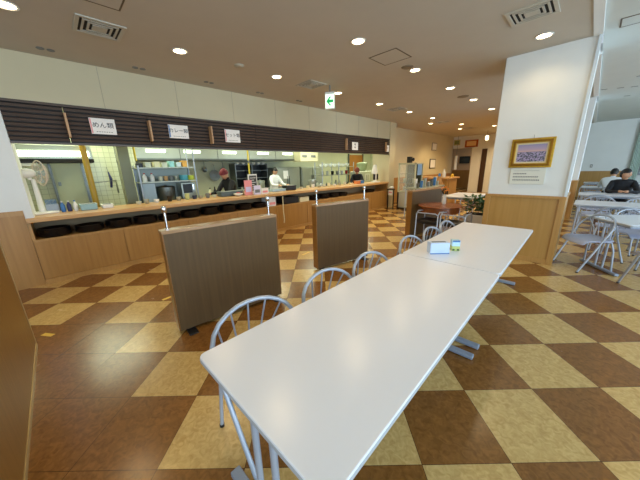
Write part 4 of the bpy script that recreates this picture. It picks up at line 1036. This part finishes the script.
# condiment cart behind the farthest divider
t = empty('service_cart', (-3.75, 7.2, 0), 0, 'steel self-service cart behind the farthest divider', 'cart')
for z in (.3, .84): MB().box(0, .5, 0, 1.7, z-.03, z).build('shelf', STEEL, t, bevel=.004)
for a in (.03, .47):
    for b2 in (.03, 1.67): MB().tube([(a, b2, 0), (a, b2, .81)], .015, 8).build('leg', SILV, t)
random.seed(11)
cols = [('dark steel', STEELD), ('white', WHITE), ('blue', BLUEP), ('black', BLACK), ('steel', STEEL), ('off-white', OFFW), ('grey', GREYP), ('brown', RB)]
for k in range(14):
    nme, m_ = cols[k % 8]; y = 7.3+k*.115; x = -3.4-.12*(k % 2)
    cup((x, y, .841), .13+.06*((k*5) % 3), .045, m_, '%s tumbler on the self-service cart, %s row, %s part' % (nme, 'back' if k % 2 else 'front', 'near' if k < 8 else 'far'), 'tumblers on the self-service cart', 'tumbler')
t = lathe_thing('bag_holder', [(.14, 0), (.1, .1), (.05, .24), (.03, .3)], wood('tan_wood', (150, 104, 54), (172, 124, 70), .5), (-3.5, 9.05, .84), 'tan cone-shaped holder with blue tip beyond the cart', 'holder', cap=([(.045, .26), (.03, .34), (.0001, .36)], BLUEP))
MB().lathe([(.12, -.84), (.12, 0)], n=16).build('pedestal', MATS['tan_wood'], t)
# showcase / drink machine
t = empty('glass_showcase', (-4.66, 8.45, 0), 0, 'pale-framed glass showcase cabinet beside the pillar at the counter end', 'showcase')
FRM = mat('showcase_frame', (186, 186, 160), .4)
W_, D_ = .62, .55
for a in (.02, W_-.02):
    for b2 in (.02, D_-.02): MB().box(a-.02, a+.02, b2-.02, b2+.02, .62, 1.55).build('corner_post', FRM, t)
MB().box(0, W_, 0, D_, 1.5, 1.55).box(0, W_, 0, D_, .58, .62).build('frame_plate', FRM, t, bevel=.004)
for z in (.9, 1.2): MB().box(.04, W_-.04, .03, D_-.03, z-.01, z).build('glass_shelf', mat('shelf_glass', (150, 160, 150), .1, alpha=.6), t)
MB().box(.04, W_-.04, .005, .01, .62, 1.5).build('front_glass', GLASS, t)
MB().box(.05, W_-.05, D_-.015, D_-.01, .62, 1.5).build('back_glass', mat('smoked', (70, 74, 62), .2), t)
MB().box(.04, W_-.04, .02, D_-.02, .05, .58).build('lower_cabinet', mat('cab_grey', (176, 172, 158), .5), t, bevel=.005)
MB().box(.0, .03, .0, D_, 0, .58).box(.03, W_, .0, D_, 0, .05).build('dark_stand', BLACK, t)
MB().box(W_, W_+.01, .12, .42, 1.15, 1.5).build('blue_poster', mat('blue_poster', (120, 160, 206), .4), t)
random.seed(21)
for k in range(6):
    cup((-4.55+.16*(k % 3)+.04, 8.65, .622+.28*(k//3)+(.0 if k < 3 else 0)), .14, .05, [WHITE, STEELD, BLACK, OFFW, BLACK, STEEL][k], 'small %s dish in the glass showcase, %s level' % (['white', 'dark steel', 'black', 'off-white', 'glossy black', 'steel'][k], 'bottom' if k < 3 else 'middle'), 'dishes in the glass showcase', 'sample_dish')
t = empty('loudspeaker', (-4.4, 8.7, 1.551), 0, 'small black speaker box standing on the glass showcase', 'speaker')
MB().box(-.06, .06, -.08, .08, 0, .2).build('cabinet', BLACK, t, bevel=.005)
MB().ball((.13, .0, .11), .06, (.7, 1, 1)).tube([(.06, 0, .1), (.1, 0, .1)], .012, 6).build('side_knob', BLACK, t, smooth=True)
# end-of-counter side stand with papers
t = empty('side_stand', (-4.98, 8.28, 0), 0, 'dark slim stand with white papers at the right end of the counter', 'stand')
MB().box(-.0, .26, 0, .12, .66, .69).build('top', BLACK, t)
for a in (.02, .24): MB().box(a-.012, a+.012, .04, .08, 0, .66).build('leg', BLACK, t)
o = MB().box(0, .16, 0, .004, 0, .17).build('price_card', PAPER, loc=(-4.9, 8.26, .48)); tag(o, 'white card with pink print hanging on the dark side stand', 'card'); MB().box(.02, .14, -.002, 0, .08, .12).build('print', PINK, o)
o = MB().ball((0, 0, .05), .07, (1.3, 1, .6)).build('napkin_pile', PAPER, loc=(-4.84, 8.36, .69), smooth=False); tag(o, 'crumpled white napkins on the dark side stand', 'napkins')
# framed notices on the white wall
for k, (z0, z1, y0, y1) in enumerate(((2.14, 2.5, 13.2, 13.75), (1.3, 1.75, 13.1, 13.75))):
    t = empty('wall_notice', (-5.598, (y0+y1)/2, (z0+z1)/2), 0, 'thin framed notice on the distant white wall, %s' % ('upper' if k == 0 else 'lower'), 'picture frame', 'notices on the white wall')
    a, b_ = (y1-y0)/2, (z1-z0)/2
    MB().box(0, .03, -a, a, -b_, b_).build('frame', mat('dark_frame' if k else 'grey_frame', (60, 50, 40) if k else (150, 146, 136), .4), t, bevel=.003)
    MB().box(.03, .033, -a+.05, a-.05, -b_+.04, b_-.04).build('sheet', PAPER, t)
# far wall pictures, tv, lamp
def flat_sign(name, x, z, w_, h_, m_, label, cat, y=15.99, inner=None):
    t = MB().box(-w_/2, w_/2, -.03, 0, -h_/2, h_/2).build(name, m_, loc=(x, y, z)); tag(t, label, cat)
    if inner: MB().box(-w_*.36, w_*.36, -.034, -.03, -h_*.32, h_*.32).build('picture', inner, t)
    return t
flat_sign('wall_sign', -5.4, 2.6, .32, .28, mat('cream_sign', (190, 180, 120), .6), 'small cream and green sign high on the far wall, left', 'sign', inner=mat('olive', (120, 130, 70), .6))
flat_sign('wall_sign', -4.68, 2.5, .62, .36, mat('red_sign', (170, 80, 30), .6), 'orange-red signboard above the far opening', 'sign', inner=mat('cream_sign2', (230, 190, 130), .6))
flat_sign('television', -5.7, 1.72, .6, .42, BLACK, 'black wall television seen through the far opening', 'television', y=18.55, inner=mat('tv_screen', (50, 56, 56), .2))
t = empty('pendant_lamp', (-3.55, 14.2, H), 0, 'small glowing pendant lamp hanging before the far wall', 'lamp')
MB().tube([(0, 0, 0), (0, 0, -.22)], .006, 6).build('cord', BLACK, t)
MB().lathe([(.05, -.42), (.07, -.38), (.06, -.24), (.02, -.22)], n=16).build('shade', mat('pendant_glow', (255, 232, 180), .5, emit=4), t, smooth=True)
# wooden counter far back in the hall
t = empty('reception_counter', (-4.9, 10.3, 0), 0, 'oak reception counter in front of the far opening', 'counter')
MB().box(0, 1.2, 0, 1.0, 0, .95).build('body', WOODP, t)
MB().box(-.05, 1.3, -.08, 1.05, .95, 1.0).build('top', WOODTOP, t, bevel=.005)
MB().box(1.2, 1.22, .2, 1.0, .05, .9).build('side_panel', WOODT, t)
for k, (x, y, h_, m_, s) in enumerate(((-3.9, 10.5, .3, WHITE, 'white'), (-3.98, 10.75, .22, BLUEP, 'blue'), (-3.75, 10.95, .12, mat('yellow', (230, 190, 60), .5), 'yellow'))):
    bottle((x, y, 1.001), h_, .06, m_, m_, '%s bottle on the oak reception counter' % s, 'bottles on the reception counter')
o = MB().box(-.02, .02, -.15, .15, 0, .7).build('hanging_banner', mat('white_blue', (214, 222, 236), .7), loc=(-5.2, 15.5, 1.2)); tag(o, 'white and blue cloth banner at the left of the far opening', 'banner')
MB().tube([(0, 0, .7), (0, 0, 1.7)], .008, 6).build('cord', GREYP, o)
o = MB().box(0, .07, -.02, 0, 0, .12).build('wall_switch', GREYP, loc=(-.06, 15.6, 1.2)); tag(o, 'small grey switch plate on the far wall of the right-hand room', 'switch')
MB().box(.02, .05, -.026, -.02, .03, .09).build('rocker', WHITE, o)

# extra kitchen clutter seen through the hatch
random.seed(31)
for k in range(9):
    m_ = [STEEL, OFFW, WHITE, STEELD, CREAMP][k % 5]
    bottle((-6.55+.05*(k % 2), 6.1+k*.24, .801), .12+.07*((k*3) % 4)/2, .05, m_, GREYP, '%s container on the right steel bench, %s from its left end' % (['steel', 'off-white', 'white', 'dark steel', 'cream'][k % 5], ['first', 'second', 'third', 'fourth', 'fifth', 'sixth', 'seventh', 'eighth', 'ninth'][k]), 'containers on the right steel bench', 'container')
for k, (y, h_, r_, m_) in enumerate(((4.55, .3, .13, STEELD), (4.9, .22, .15, STEEL), (5.3, .26, .12, STEELD))):
    pot((-7.75, y, .86), h_, r_, m_, '%s stock pot on the back range, %s' % (['dark', 'bright', 'dark'][k], ['left', 'middle', 'right of the white cook'][k]))
t = empty('cooking_range', (-8.15, 4.2, 0), 0, 'low steel cooking range along the back wall under the long hood', 'range')
MB().box(.1, .55, 0, 1.35, 0, .84).build('body', STEELD, t, bevel=.006)
MB().box(.08, .57, -.01, 1.36, .84, .86).build('hob', STEEL, t)
for q in range(3): MB().lathe([(.0001, 0), (.022, 0), (.022, .02), (.0001, .02)], n=12, M=Euler((0, PI/2, 0)).to_matrix(), c=(.55, .25+q*.4, .74)).build('knob', BLACK, t)
